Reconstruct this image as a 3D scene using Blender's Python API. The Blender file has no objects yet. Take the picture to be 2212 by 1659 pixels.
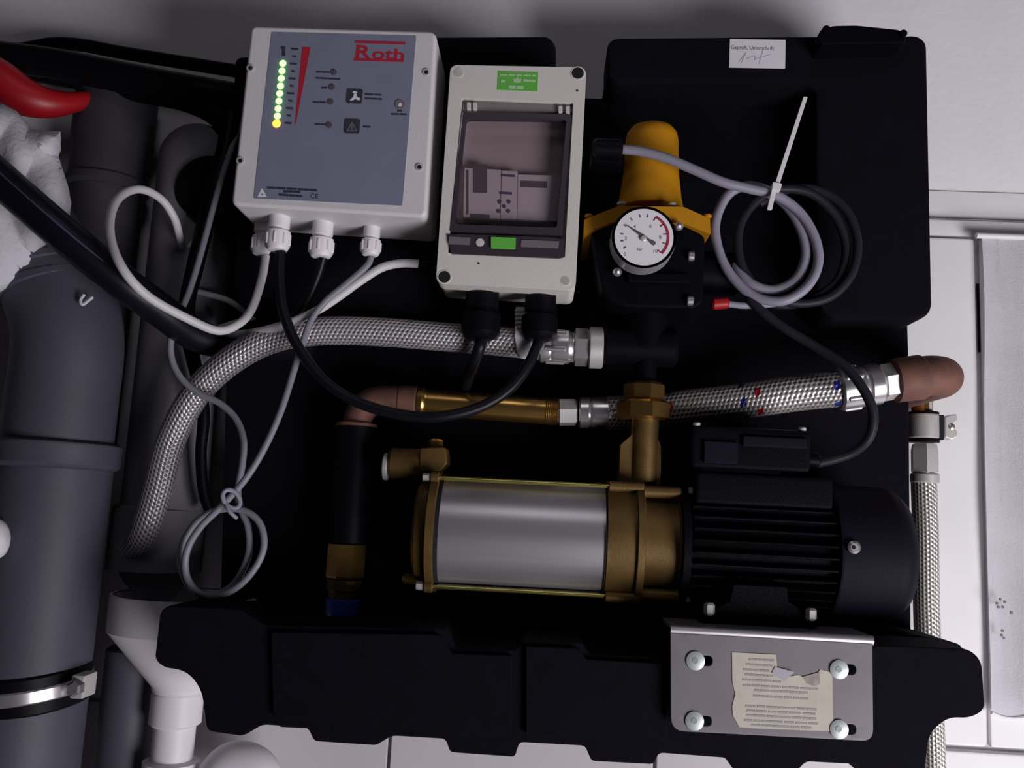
import bpy, bmesh, math, random
from mathutils import Vector, Matrix
random.seed(7)
PI = math.pi
scn = bpy.context.scene
COL = scn.collection

# ------------------------------------------------------------ camera
F_PX, CX, CY = 1916.0, 1106.0, 829.5
CAM = Vector((0.0, -1.05, 0.0))
_y, _p, _r = math.radians(2.476), math.radians(8.007), math.radians(2.866)
FWD = Vector((-math.sin(_y)*math.cos(_p), math.cos(_y)*math.cos(_p), math.sin(_p)))
_rt = Vector((math.cos(_y), math.sin(_y), 0)); _up = _rt.cross(FWD)
RIGHT = _rt*math.cos(_r) + _up*math.sin(_r)
UP = _up*math.cos(_r) - _rt*math.sin(_r)
cd = bpy.data.cameras.new('camera'); cam = bpy.data.objects.new('camera', cd); COL.objects.link(cam)
cd.sensor_width = 36.0; cd.lens = 36.0*F_PX/2212.0; cd.clip_start = 0.01
mw = Matrix.Identity(4)
for i in range(3):
    mw[i][0] = RIGHT[i]; mw[i][1] = UP[i]; mw[i][2] = -FWD[i]; mw[i][3] = CAM[i]
cam.matrix_world = mw
scn.camera = cam

# ------------------------------------------------------------ light and exposure
wd = bpy.data.worlds.new('world'); scn.world = wd; wd.use_nodes = True
bg = wd.node_tree.nodes['Background']; bg.inputs[0].default_value = (0.80, 0.72, 0.95, 1); bg.inputs[1].default_value = 0.008
def area(name, loc, target, size, power, col, spread=180):
    l = bpy.data.lights.new(name, 'AREA'); l.shape = 'DISK'; l.size = size; l.energy = power; l.color = col
    l.spread = math.radians(spread)
    o = bpy.data.objects.new(name, l); COL.objects.link(o); o.location = loc
    o.rotation_euler = (Vector(target)-Vector(loc)).to_track_quat('-Z', 'Y').to_euler()
    return o
area('room_lamp', (1.25, -1.35, -0.85), (0.40, 0.0, 0.15), 1.0, 36.0, (0.98, 0.955, 1.0))
area('ceiling_lamp', (0.0, -1.40, 1.30), (0.0, -0.1, -0.05), 0.5, 1.3, (0.98, 0.955, 1.0))
scn.view_settings.view_transform = 'Standard'
scn.view_settings.look = 'None'
scn.view_settings.gamma = 1.0
scn.view_settings.use_curve_mapping = False
scn.view_settings.exposure = 0.0

# ------------------------------------------------------------ measuring helpers
def W(px, py, Y):
    d = FWD + RIGHT*((px-CX)/F_PX) - UP*((py-CY)/F_PX)
    return CAM + d*((Y-CAM.y)/d.y)
def SC(px, py, Y):                       # metres per pixel at that point
    return (W(px, py, Y)-CAM).dot(FWD)/F_PX

# ------------------------------------------------------------ materials
MATS = {}
def mat(name, col, rough=0.5, metal=0.0, var=0.0, vscale=40.0, bump=0.0, bscale=200.0, spec=0.5, col2=None, stretch=None, coat=0.0):
    if name in MATS: return MATS[name]
    m = bpy.data.materials.new(name); m.use_nodes = True
    nt = m.node_tree; b = nt.nodes['Principled BSDF']
    b.inputs['Base Color'].default_value = (*col, 1); b.inputs['Roughness'].default_value = rough
    b.inputs['Metallic'].default_value = metal; b.inputs['Specular IOR Level'].default_value = spec
    b.inputs['Coat Weight'].default_value = coat
    if var > 0 or bump > 0:
        tc = nt.nodes.new('ShaderNodeTexCoord'); mp = nt.nodes.new('ShaderNodeMapping')
        nt.links.new(tc.outputs['Object'], mp.inputs[0])
        if stretch: mp.inputs['Scale'].default_value = stretch
    if var > 0:
        n = nt.nodes.new('ShaderNodeTexNoise'); n.inputs['Scale'].default_value = vscale; n.inputs['Detail'].default_value = 6
        nt.links.new(mp.outputs[0], n.inputs['Vector'])
        r = nt.nodes.new('ShaderNodeValToRGB'); nt.links.new(n.outputs[0], r.inputs[0])
        c2 = col2 if col2 else tuple(c*(1-var) for c in col)
        r.color_ramp.elements[0].position = 0.32; r.color_ramp.elements[1].position = 0.68
        r.color_ramp.elements[0].color = (*c2, 1); r.color_ramp.elements[1].color = (*col, 1)
        nt.links.new(r.outputs[0], b.inputs['Base Color'])
    if bump > 0:
        n2 = nt.nodes.new('ShaderNodeTexNoise'); n2.inputs['Scale'].default_value = bscale; n2.inputs['Detail'].default_value = 4
        nt.links.new(mp.outputs[0], n2.inputs['Vector'])
        bp = nt.nodes.new('ShaderNodeBump'); bp.inputs['Strength'].default_value = bump; bp.inputs['Distance'].default_value = 0.002
        nt.links.new(n2.outputs[0], bp.inputs['Height']); nt.links.new(bp.outputs[0], b.inputs['Normal'])
    MATS[name] = m
    return m
def emat(name, col, strength):
    m = bpy.data.materials.new(name); m.use_nodes = True
    b = m.node_tree.nodes['Principled BSDF']; b.inputs['Base Color'].default_value = (*col, 1)
    b.inputs['Emission Color'].default_value = (*col, 1); b.inputs['Emission Strength'].default_value = strength
    return m
def braid_mat(name, flecks=False, base=(0.62, 0.58, 0.60)):
    m = bpy.data.materials.new(name); m.use_nodes = True
    nt = m.node_tree; b = nt.nodes['Principled BSDF']; N = nt.nodes.new; L = nt.links.new
    b.inputs['Metallic'].default_value = 0.55; b.inputs['Roughness'].default_value = 0.42
    uv = N('ShaderNodeUVMap'); sp = N('ShaderNodeSeparateXYZ'); L(uv.outputs[0], sp.inputs[0])
    def mth(op, a, c):
        n = N('ShaderNodeMath'); n.operation = op
        for i, v in enumerate((a, c)):
            if v is None: continue
            if isinstance(v, (int, float)): n.inputs[i].default_value = v
            else: L(v, n.inputs[i])
        return n.outputs[0]
    u, v = sp.outputs[0], sp.outputs[1]            # u: length in 4 mm steps, v: 0..1 around
    a = mth('MULTIPLY', v, 2*PI*22)
    c = mth('ADD', mth('MULTIPLY', u, 2*PI*0.85), mth('MULTIPLY', v, 2*PI*11))
    s = mth('MULTIPLY', mth('SUBTRACT', mth('COSINE', a, None), mth('COSINE', c, None)), 0.5)
    h = mth('ADD', mth('MULTIPLY', s, 0.5), 0.5)
    r = N('ShaderNodeValToRGB'); L(h, r.inputs[0])
    r.color_ramp.elements[0].position = 0.12; r.color_ramp.elements[0].color = (base[0]*.22, base[1]*.2, base[2]*.22, 1)
    r.color_ramp.elements[1].position = 0.55; r.color_ramp.elements[1].color = (*base, 1)
    out = r.outputs[0]
    if flecks:
        for off, colr in ((0.0, (0.50, 0.015, 0.03)), (0.176, (0.03, 0.05, 0.33))):
            # coloured threads surface now and then along a spiral
            d = mth('FRACT', mth('ADD', mth('MULTIPLY', u, 0.045), off+0.30), None)
            d1 = mth('LESS_THAN', d, 0.066)
            e = mth('FRACT', mth('ADD', mth('ADD', mth('MULTIPLY', v, 5.0), mth('MULTIPLY', u, 0.10)), 0.35), None)
            e1 = mth('LESS_THAN', e, 0.40)
            w = mth('MULTIPLY', d1, e1)
            mx = N('ShaderNodeMix'); mx.data_type = 'RGBA'; L(w, mx.inputs[0]); L(out, mx.inputs[6]); mx.inputs[7].default_value = (*colr, 1)
            out = mx.outputs[2]
    L(out, b.inputs['Base Color'])
    bp = N('ShaderNodeBump'); bp.inputs['Strength'].default_value = 0.8; bp.inputs['Distance'].default_value = 0.0012
    L(h, bp.inputs['Height']); L(bp.outputs[0], b.inputs['Normal'])
    return m

M_wall = mat('wall_plaster', (0.88, 0.84, 0.89), 0.9, var=0.06, vscale=9, bump=0.25, bscale=90)
M_tile = mat('wall_tile', (0.58, 0.545, 0.57), 0.35, var=0.04, vscale=12)
M_grout = mat('tile_grout', (0.34, 0.31, 0.33), 0.9)
M_frame = mat('white_gloss_paint', (0.80, 0.775, 0.785), 0.5, var=0.05, vscale=14)
M_lace = mat('white_curtain_cloth', (0.86, 0.85, 0.89), 0.95, var=0.06, vscale=25, bump=0.3, bscale=400)
M_shell = mat('black_moulded_plastic', (0.0040, 0.0031, 0.0070), 0.85, var=0.25, vscale=60, bump=0.25, bscale=600, spec=0.10)
M_black = mat('black_plastic', (0.003, 0.0026, 0.0048), 0.5, spec=0.06)
M_rubber = mat('black_rubber', (0.003, 0.0025, 0.0045), 0.45, spec=0.09)
M_motor = mat('black_cast_metal', (0.0028, 0.0023, 0.0048), 0.55, bump=0.2, bscale=500, spec=0.06)
M_fan = mat('black_fan_cover_paint', (0.0075, 0.0062, 0.0125), 0.6, bump=0.15, bscale=500, spec=0.08)
M_box = mat('light_grey_enclosure', (0.70, 0.66, 0.68), 0.55, var=0.05, vscale=20, bump=0.12, bscale=500)
M_box2 = mat('cream_grey_enclosure', (0.68, 0.645, 0.605), 0.55, var=0.05, vscale=20, bump=0.1, bscale=500)
M_foil = mat('blue_grey_front_foil', (0.205, 0.215, 0.305), 0.55, var=0.06, vscale=30)
M_print = mat('dark_print', (0.030, 0.030, 0.050), 0.7)
M_printg = mat('grey_print', (0.16, 0.145, 0.15), 0.7)
M_redp = mat('red_print', (0.42, 0.010, 0.035), 0.6)
M_whitep = mat('white_print', (0.75, 0.72, 0.76), 0.6)
M_greenp = mat('green_print', (0.12, 0.46, 0.06), 0.55)
M_led_g = emat('green_led_lit', (0.16, 1.0, 0.09), 8.0)
M_led_o = emat('amber_led_lit', (1.0, 0.20, 0.02), 6.0)
M_ledoff = mat('unlit_led', (0.10, 0.07, 0.085), 0.4)
M_white = mat('white_plastic', (0.74, 0.71, 0.74), 0.5)
M_gland = mat('white_nylon', (0.78, 0.74, 0.76), 0.5)
M_wcable = mat('white_cable_sheath', (0.60, 0.575, 0.60), 0.5)
M_gcable = mat('grey_cable_sheath', (0.21, 0.21, 0.25), 0.5)
M_gcable2 = mat('violet_grey_cable_sheath', (0.25, 0.235, 0.30), 0.5)
M_bcable = mat('black_cable_sheath', (0.006, 0.0055, 0.009), 0.4, spec=0.2)
M_pvc = mat('grey_drain_pipe', (0.060, 0.058, 0.083), 0.6, var=0.15, vscale=12, bump=0.08, bscale=400)
M_pvc2 = mat('dark_grey_drain_pipe', (0.036, 0.032, 0.044), 0.65, var=0.15, vscale=12)
M_pvc3 = mat('light_grey_drain_pipe', (0.19, 0.178, 0.205), 0.6, var=0.12, vscale=12)
M_funnel = mat('cream_white_pvc', (0.78, 0.72, 0.77), 0.5, var=0.05, vscale=15)
M_yellow = mat('yellow_plastic', (0.50, 0.215, 0.004), 0.65, spec=0.25, var=0.1, vscale=50, bump=0.1, bscale=500)
M_steel = mat('brushed_stainless_steel', (0.62, 0.58, 0.62), 0.36, 0.8, var=0.18, vscale=90, stretch=(0.03, 1, 1))
M_zinc = mat('zinc_plated_steel', (0.185, 0.165, 0.18), 0.6, 0.35, var=0.14, vscale=25)
M_chrome = mat('bright_nickel', (0.78, 0.75, 0.77), 0.27, 0.85)
M_nickel = mat('dull_nickel', (0.62, 0.59, 0.57), 0.45, 0.45)
M_brass = mat('cast_brass', (0.20, 0.118, 0.037), 0.5, 0.6, var=0.35, vscale=35, bump=0.10, bscale=700)
M_brass2 = mat('machined_brass', (0.66, 0.39, 0.12), 0.27, 0.95, var=0.2, vscale=30)
M_rod = mat('yellow_zinc_rod', (0.62, 0.55, 0.16), 0.32, 0.95)
M_copper = mat('weathered_copper', (0.20, 0.085, 0.058), 0.7, 0.25, var=0.4, vscale=40, bump=0.15, bscale=500, col2=(0.11, 0.05, 0.04))
M_blue = mat('blue_plastic', (0.015, 0.05, 0.36), 0.4)
M_red = mat('red_plastic', (0.36, 0.004, 0.010), 0.45)
M_paper = mat('white_paper_label', (0.72, 0.70, 0.76), 0.85, var=0.05, vscale=60)
M_oldpaper = mat('yellowed_paper_label', (0.54, 0.49, 0.42), 0.85, var=0.12, vscale=60)
M_stain = mat('scuffed_paper', (0.40, 0.34, 0.31), 0.85, var=0.35, vscale=150)
M_cloth = mat('white_fleece', (0.62, 0.60, 0.66), 0.95, var=0.1, vscale=25, bump=0.5, bscale=180)
M_dark = mat('dark_void', (0.006, 0.005, 0.008), 0.9)
M_braid = braid_mat('steel_braid')
M_braid2 = braid_mat('steel_braid_with_coloured_threads', True, (0.74, 0.69, 0.66))
M_braid3 = braid_mat('fine_steel_braid', False, (0.72, 0.67, 0.63))
def glass_mat():
    m = bpy.data.materials.new('smoked_clear_plastic'); m.use_nodes = True
    nt = m.node_tree; out = nt.nodes['Material Output']; b = nt.nodes['Principled BSDF']
    b.inputs['Base Color'].default_value = (0.10, 0.085, 0.10, 1); b.inputs['Roughness'].default_value = 0.25
    t = nt.nodes.new('ShaderNodeBsdfTransparent'); t.inputs[0].default_value = (0.84, 0.80, 0.82, 1)
    mx = nt.nodes.new('ShaderNodeMixShader'); mx.inputs[0].default_value = 0.06
    nt.links.new(t.outputs[0], mx.inputs[1]); nt.links.new(b.outputs[0], mx.inputs[2]); nt.links.new(mx.outputs[0], out.inputs[0])
    return m
M_smoke = glass_mat()
M_smokeframe = mat('smoked_door_frame', (0.040, 0.028, 0.042), 0.4)
M_inner = mat('inner_cover_grey', (0.60, 0.55, 0.54), 0.7)

# ------------------------------------------------------------ object helpers
LOC = {}
def thing(name, label, cat, loc, group=None):
    o = bpy.data.objects.new(name, None); COL.objects.link(o); o.location = loc; o.empty_display_size = 0.02
    o['label'] = label; o['category'] = cat
    if group: o['group'] = group
    LOC[o.name] = Vector(loc)
    return o
def obj(name, bm, m, parent=None, angle=35, origin=None):
    off = LOC[parent.name] if parent else (Vector(origin) if origin is not None else Vector((0, 0, 0)))
    bmesh.ops.recalc_face_normals(bm, faces=bm.faces[:])
    for v in bm.verts: v.co -= off
    me = bpy.data.meshes.new(name); bm.to_mesh(me); bm.free()
    me.polygons.foreach_set('use_smooth', [True]*len(me.polygons))
    me.set_sharp_from_angle(angle=math.radians(angle))
    me.materials.append(m)
    o = bpy.data.objects.new(name, me); COL.objects.link(o)
    wn = o.modifiers.new('weighted_normal', 'WEIGHTED_NORMAL'); wn.keep_sharp = True; wn.weight = 90
    LOC[o.name] = off
    if parent: o.parent = parent
    else: o.location = off
    return o
def solo(name, bm, m, label, cat, group=None, angle=35):
    xs = [v.co.x for v in bm.verts]; ys = [v.co.y for v in bm.verts]; zs = [v.co.z for v in bm.verts]
    o = obj(name, bm, m, None, angle, ((min(xs)+max(xs))/2, (min(ys)+max(ys))/2, min(zs)))
    o['label'] = label; o['category'] = cat
    if group: o['group'] = group
    return o
def struct(name, bm, m, label=None, angle=35):
    o = obj(name, bm, m, None, angle); o['kind'] = 'structure'
    if label: o['label'] = label
    return o
def lab(o, t): o['label'] = t; return o

# ------------------------------------------------------------ shape helpers
def fillet(pts, n=5):
    out = []; k = len(pts)
    for i, p in enumerate(pts):
        r = p[2] if len(p) > 2 else 0
        P = Vector(p[:2]); A = Vector(pts[i-1][:2]); B = Vector(pts[(i+1) % k][:2])
        if r <= 0: out.append(P); continue
        a = (A-P); b = (B-P); la, lb = a.length, b.length
        r = min(r, la*.48, lb*.48)
        s = P + a.normalized()*r; e = P + b.normalized()*r
        for j in range(n+1):
            t = j/n; out.append(s*(1-t)**2 + P*2*t*(1-t) + e*t*t)
    return out
def plate(bm, loops, thick, direction=Vector((0, 1, 0)), bev=0.0, seg=2):
    """loops: list of world-point loops (outer, then holes) in one plane; extruded along direction"""
    sub = bmesh.new(); edges = []; outer = None
    for lp in loops:
        vs = [sub.verts.new(p) for p in lp]
        for i in range(len(vs)): edges.append(sub.edges.new((vs[i-1], vs[i])))
    if len(loops) == 1:
        fs = [sub.faces.new(sub.verts[:])] if False else None
        f = sub.faces.new([v for v in sub.verts]); fs = [f]
    else:
        r = bmesh.ops.triangle_fill(sub, edges=edges, use_beauty=True, use_dissolve=False)
        fs = [g for g in r['geom'] if isinstance(g, bmesh.types.BMFace)]
    front_edges = list(edges)
    r = bmesh.ops.extrude_face_region(sub, geom=fs, use_keep_orig=True)
    nv = [g for g in r['geom'] if isinstance(g, bmesh.types.BMVert)]
    bmesh.ops.translate(sub, verts=nv, vec=direction*thick)
    bmesh.ops.recalc_face_normals(sub, faces=sub.faces[:])
    if bev > 0:
        bmesh.ops.bevel(sub, geom=[e for e in front_edges if e.is_valid], offset=bev, segments=seg, profile=0.5, affect='EDGES', clamp_overlap=True)
    merge(bm, sub)
def merge(bm, sub):
    me = bpy.data.meshes.new('tmp'); sub.to_mesh(me); sub.free(); bm.from_mesh(me); bpy.data.meshes.remove(me)
def px_loop(pts, Y, n=5):
    return [W(p.x, p.y, Y) for p in fillet(pts, n)]
def prism(pts, Yf, Yb, bev=0.0, n=5, holes=(), seg=2, bm=None):
    """outline measured on the photograph at its own distance Yf, pushed straight back to Yb"""
    bm = bm or bmesh.new()
    plate(bm, [px_loop(pts, Yf, n)] + [px_loop(h, Yf, n) for h in holes], Yb-Yf, bev=bev, seg=seg)
    return bm
def rect(x0, y0, x1, y1, r=0): return [(x0, y0, r), (x1, y0, r), (x1, y1, r), (x0, y1, r)]
def quad(a, b, c, d, r=0): return [(*a, r), (*b, r), (*c, r), (*d, r)]
def wbox(x0, x1, y0, y1, z0, z1, bev=0.0, seg=2, bm=None):
    bm = bm or bmesh.new(); sub = bmesh.new()
    bmesh.ops.create_cube(sub, size=1.0)
    for v in sub.verts:
        v.co = Vector(((x0+x1)/2+v.co.x*(x1-x0), (y0+y1)/2+v.co.y*(y1-y0), (z0+z1)/2+v.co.z*(z1-z0)))
    if bev > 0: bmesh.ops.bevel(sub, geom=sub.edges[:], offset=bev, segments=seg, profile=0.5, affect='EDGES', clamp_overlap=True)
    merge(bm, sub); return bm
def catmull(pts, n=8):
    out = []; P = [Vector(p) for p in pts]
    for i in range(len(P)-1):
        p0 = P[i-1] if i > 0 else P[i]*2-P[i+1]
        p1, p2 = P[i], P[i+1]
        p3 = P[i+2] if i+2 < len(P) else P[i+1]*2-P[i]
        for j in range(n):
            t = j/n
            out.append(0.5*((2*p1)+(-p0+p2)*t+(2*p0-5*p1+4*p2-p3)*t*t+(-p0+3*p1-3*p2+p3)*t**3))
    out.append(P[-1]); return out
def sweep(path, rad, seg=14, bm=None, cap=True, rnd=False, uvk=250.0):
    """tube along path; rad: number or list; carries a UV of (length*uvk, turn)"""
    bm = bm or bmesh.new(); uvl = bm.loops.layers.uv.verify()
    n = len(path); rads = rad if isinstance(rad, (list, tuple)) else [rad]*n
    if len(rads) != n:
        k = len(rads)-1; rr = []
        for i in range(n):
            t = i/(n-1)*k; j = min(int(t), k-1); rr.append(rads[j]*(1-(t-j))+rads[j+1]*(t-j))
        rads = rr
    tang = []
    for i in range(n):
        a = path[max(i-1, 0)]; b = path[min(i+1, n-1)]; tang.append((b-a).normalized())
    t0 = tang[0]; ref = Vector((0, 0, 1)) if abs(t0.z) < .9 else Vector((0, 1, 0))
    nr = (ref - t0*ref.dot(t0)).normalized()
    rings = []; lens = [0]
    for i in range(n):
        if i: lens.append(lens[-1]+(path[i]-path[i-1]).length)
        t = tang[i]; nr = (nr - t*nr.dot(t)).normalized(); bn = t.cross(nr)
        rings.append([bm.verts.new(path[i]+(nr*math.cos(2*PI*k/seg)+bn*math.sin(2*PI*k/seg))*rads[i]) for k in range(seg)])
    for i in range(n-1):
        for k in range(seg):
            f = bm.faces.new((rings[i][k], rings[i][(k+1) % seg], rings[i+1][(k+1) % seg], rings[i+1][k]))
            uv = ((lens[i]*uvk, k/seg), (lens[i]*uvk, (k+1)/seg), (lens[i+1]*uvk, (k+1)/seg), (lens[i+1]*uvk, k/seg))
            for lp, q in zip(f.loops, uv): lp[uvl].uv = q
    if cap:
        bm.faces.new(rings[0][::-1]); bm.faces.new(rings[-1])
    return bm
def tube(pxpts, dia_px, seg=14, n=8, bm=None, uvk=250.0):
    """cable or hose through points (px, py, Y); thickness measured in pixels at its first point"""
    P = [W(*p) for p in pxpts]
    if isinstance(dia_px, (list, tuple)): r = [d/2*SC(*p) for d, p in zip(dia_px, pxpts)]
    else:
        q = pxpts[len(pxpts)//2]; r = dia_px/2*SC(*q)
    return sweep(catmull(P, n), r, seg, bm, uvk=uvk)
def lathe(base, axis, prof, seg=40, bm=None, start=0.0, cap=True):
    """prof: (t along axis, radius)"""
    bm = bm or bmesh.new(); axis = Vector(axis).normalized()
    ref = Vector((0, 0, 1)) if abs(axis.z) < .9 else Vector((1, 0, 0))
    a = (ref-axis*ref.dot(axis)).normalized(); b = axis.cross(a); rings = []
    for t, r in prof:
        r = max(r, 1e-5)
        rings.append([bm.verts.new(Vector(base)+axis*t+(a*math.cos(start+2*PI*k/seg)+b*math.sin(start+2*PI*k/seg))*r) for k in range(seg)])
    for i in range(len(rings)-1):
        for k in range(seg):
            bm.faces.new((rings[i][k], rings[i][(k+1) % seg], rings[i+1][(k+1) % seg], rings[i+1][k]))
    if cap: bm.faces.new(rings[0][::-1]); bm.faces.new(rings[-1])
    return bm
def rlathe(base, axis, t0, t1, r, ch=0.001, seg=40, bm=None, start=0.0):
    return lathe(base, axis, [(t0, r-ch), (t0+ch, r), (t1-ch, r), (t1, r-ch)], seg, bm, start)
def text(name, s, m, parent, px, py, Y, size_px, rot=None, align='LEFT', sx=1.0, bold=0.0):
    cu = bpy.data.curves.new('t', 'FONT'); cu.body = s; cu.size = 1.0; cu.align_x = align; cu.extrude = 0.01; cu.offset = bold
    t = bpy.data.objects.new('t', cu); COL.objects.link(t)
    dg = bpy.context.evaluated_depsgraph_get(); dg.update()
    me = bpy.data.meshes.new_from_object(t.evaluated_get(dg))
    bpy.data.objects.remove(t); bpy.data.curves.remove(cu)
    bm = bmesh.new(); bm.from_mesh(me); bpy.data.meshes.remove(me)
    k = size_px*SC(px, py, Y); o = W(px, py, Y); a = rot or 0.0
    for v in bm.verts:
        x, z = v.co.x*k*sx, v.co.y*k
        v.co = o + Vector((x*math.cos(a)-z*math.sin(a), -v.co.z*0.01, x*math.sin(a)+z*math.cos(a)))
    return obj(name, bm, m, parent, 30)
def bars(bm, segs, Y, h, th=0.0003):
    """flat print: short strokes (x0,y0,x1,y1) of height h px"""
    for x0, y0, x1, y1 in segs:
        plate(bm, [[W(x0, y0-h/2, Y-th), W(x1, y1-h/2, Y-th), W(x1, y1+h/2, Y-th), W(x0, y0+h/2, Y-th)]], th)
    return bm
def words(x0, y0, x1, y1, n, gap=0.18, seed=1):
    rnd = random.Random(seed); ws = [rnd.uniform(.6, 1.5) for _ in range(n)]; tot = sum(ws)*(1+gap); out = []; t = 0
    for w in ws:
        a, b = t/tot, (t+w)/tot; out.append((x0+(x1-x0)*a, y0+(y1-y0)*a, x0+(x1-x0)*b, y0+(y1-y0)*b)); t += w*(1+gap)
    return out
def disc(bm, px, py, Y, rpx, th, dome=0.0, seg=24):
    k = SC(px, py, Y); r = rpx*k; b = W(px, py, Y)
    if dome: prof = [(0, r), (th*.5, r), (th*.5+dome*.5, r*.8), (th*.5+dome*.85, r*.45), (th*.5+dome, 0)]
    else: prof = [(0, r), (th*.8, r), (th, r*.92), (th, 0)]
    return lathe(b, (0, -1, 0), prof, seg, bm)

# ============================================================ THE SETTING
bm = wbox(-1.6, 1.6, 0.0, 0.08, -1.50, 1.3)
wall = struct('wall_back', bm, M_wall, 'white plastered basement wall')
# lower tiles (grout bed + single tiles)
zt = W(843, 1545, 0).z; xj = W(843, 1630, 0).x
bm = wbox(-1.2, 1.3, -0.004, 0.002, -0.80, zt); grout = obj('grout_bed', bm, M_grout, wall)
TW = 0.297
for i in range(-3, 4):
    for j in range(2):
        b = wbox(xj+i*TW+0.002, xj+(i+1)*TW-0.002, -0.011, -0.003, zt-0.002-(j+1)*0.2+0.002, zt-0.002-j*0.2-0.002, 0.0012)
        obj('tile', b, M_tile, wall)
struct('floor', wbox(-1.6, 1.6, -2.4, 0.08, -1.56, -1.50), mat('concrete_floor', (0.3, 0.28, 0.29), 0.8, var=0.2, vscale=8))
# white boarding to the right: head rail, stile, lower rail
x0 = W(1900, 900, -0.01).x; x1 = W(3000, 900, -0.01).x
zA = W(2100, 410, -0.008).z; zB = W(2100, 470, -0.012).z; zC = W(2100, 512, -0.014).z; zD = W(2100, 1612, -0.014).z; zE = W(2100, 1750, -0.01).z
win = struct('window_1', wbox(x0, x1, -0.010, 0.0, zE, zB, 0.004), M_frame, 'white painted wooden window surround')
obj('head_rail', wbox(x0, x1, -0.013, -0.006, zC, zB-0.003, 0.004), M_frame, win)
obj('stile', wbox(x0, W(2113, 900, -0.016).x, -0.019, -0.006, zD, zC-0.003, 0.004), M_frame, win)
obj('sash_panel', wbox(W(2124, 900, -0.016).x, x1, -0.015, -0.006, zD, zC-0.003, 0.002), M_frame, win)
obj('sill_rail', wbox(x0, x1, -0.022, -0.006, zE, zD-0.004, 0.003), M_frame, win)
obj('gap_shade_strip', wbox(W(2115, 700, -0.016).x, W(2123, 700, -0.016).x, -0.0135, -0.0115, W(2118, 760, -.014).z, W(2118, 612, -.014).z), M_rubber, win)  # black strip standing in for the shade of the slit beside the stile
struct('trim_1', wbox(x0, x1, -0.0022, 0.0, zB, zA, 0.002), M_frame, 'white horizontal moulding above the window')

# lace curtain hanging before the window
def curtain():
    Yc = -0.030
    xl = W(2126, 900, Yc).x; zt = W(2150, 512, Yc).z; zb = W(2190, 1535, Yc).z
    nx, nz, w = 64, 40, 0.42
    bm = bmesh.new(); g = []
    for j in range(nz+1):
        row = []
        for i in range(nx+1):
            u, v = i/nx, j/nz
            x = xl + u*w + 0.0012*math.sin(v*9) + (0.003*(1-v))
            scal = 0.010*abs(math.sin(u*PI*6.8+0.5))
            z = zt + (zb-scal-zt)*v
            y = Yc - 0.006*math.sin(u*w/0.105*2*PI+3.6)*(0.35+0.65*v) - 0.001*math.sin(v*14+u*6)
            row.append(bm.verts.new((x, y, z)))
        g.append(row)
    fs = [bm.faces.new((g[j][i], g[j][i+1], g[j+1][i+1], g[j+1][i])) for j in range(nz) for i in range(nx)]
    bmesh.ops.solidify(bm, geom=fs, thickness=0.0015)
    t = thing('lace_curtain', 'white eyelet lace curtain with scalloped hem hanging before the window', 'curtain', (xl+w/2, Yc, zb))
    obj('cloth', bm, M_lace, t, 60)
    eye = bmesh.new()
    for (x, y, r) in ((2153, 1303, 3), (2160, 1294, 3), (2170, 1300, 3), (2166, 1311, 3), (2156, 1311, 3), (2184, 1323, 3.5), (2165, 1362, 3), (2163, 1372, 3), (2168, 1378, 2.5)):
        disc(eye, x, y, Yc-0.0055, r, 0.0012, seg=10)
    obj('eyelet_embroidery', eye, mat('eyelet_thread', (0.20, 0.18, 0.21), 0.9), t)
    hem = bmesh.new(); pts = []
    for i in range(nx+1):
        u = i/nx
        pts.append(Vector((xl+u*w+0.0012*math.sin(9), Yc-0.006*math.sin(u*w/0.105*2*PI+3.6)-0.001*math.sin(14+u*6)-0.0004, zb-0.010*abs(math.sin(u*PI*6.8+0.5))+0.001)))
    sweep(pts, 0.0018, 8, hem); obj('hem', hem, M_lace, t)
    rod = bmesh.new(); sweep([Vector((xl-0.004, Yc, zt+0.001)), Vector((xl+w, Yc, zt+0.001))], 0.0035, 12, rod); obj('curtain_rod', rod, M_frame, t)
curtain()

# ============================================================ BLACK MOULDED CONSOLE
YB, YP, YT = -0.09, -0.15, -0.245       # base panel, raised pads, front of the tray
console = thing('pump_console', 'large black moulded plastic wall console holding the pump and its controls', 'console', W(1200, 1600, YB))
base_out = [(505, 120, 20), (1192, 120, 14), (1196, 205, 14), (1308, 210, 14), (1312, 125, 14), (1948, 150, 20), (1966, 760, 12), (1972, 1420, 0), (470, 1420, 0), (490, 640, 0)]
obj('back_panel', prism(base_out, YB, -0.004, 0.006), M_shell, console)
# raised pad that carries the two control boxes
obj('box_pad', prism([(540, 78, 18), (1186, 74, 26), (1201, 92, 16), (1204, 690, 20), (545, 690, 40), (499, 632, 30)], YP, YB, 0.008), M_shell, console)
# raised frame on the right, open to the recess of the pressure controller
obj('recess_frame', prism([(1312, 78, 26), (1985, 72, 26), (2006, 90, 20), (2018, 672, 26), (1982, 694, 24), (1790, 690, 30), (1762, 650, 40), (1762, 196, 24), (1740, 180, 20), (1330, 180, 10), (1312, 165, 10)], YP, YB, 0.008), M_shell, console)
clip = obj('top_clip', prism([(1772, 62, 8), (1800, 54, 8), (1850, 53, 10), (1940, 62, 8), (1960, 70, 8), (1956, 92, 6), (1772, 96, 8)], YP-0.030, YP+0.02, 0.003), M_black, console)
bmx = bmesh.new(); disc(bmx, 1784, 66, YP-0.030, 9, 0.003); obj('clip_pin', bmx, M_black, clip)
bmx = bmesh.new(); disc(bmx, 1950, 74, YP-0.030, 8, 0.003); obj('clip_pin', bmx, M_black, clip)
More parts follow.
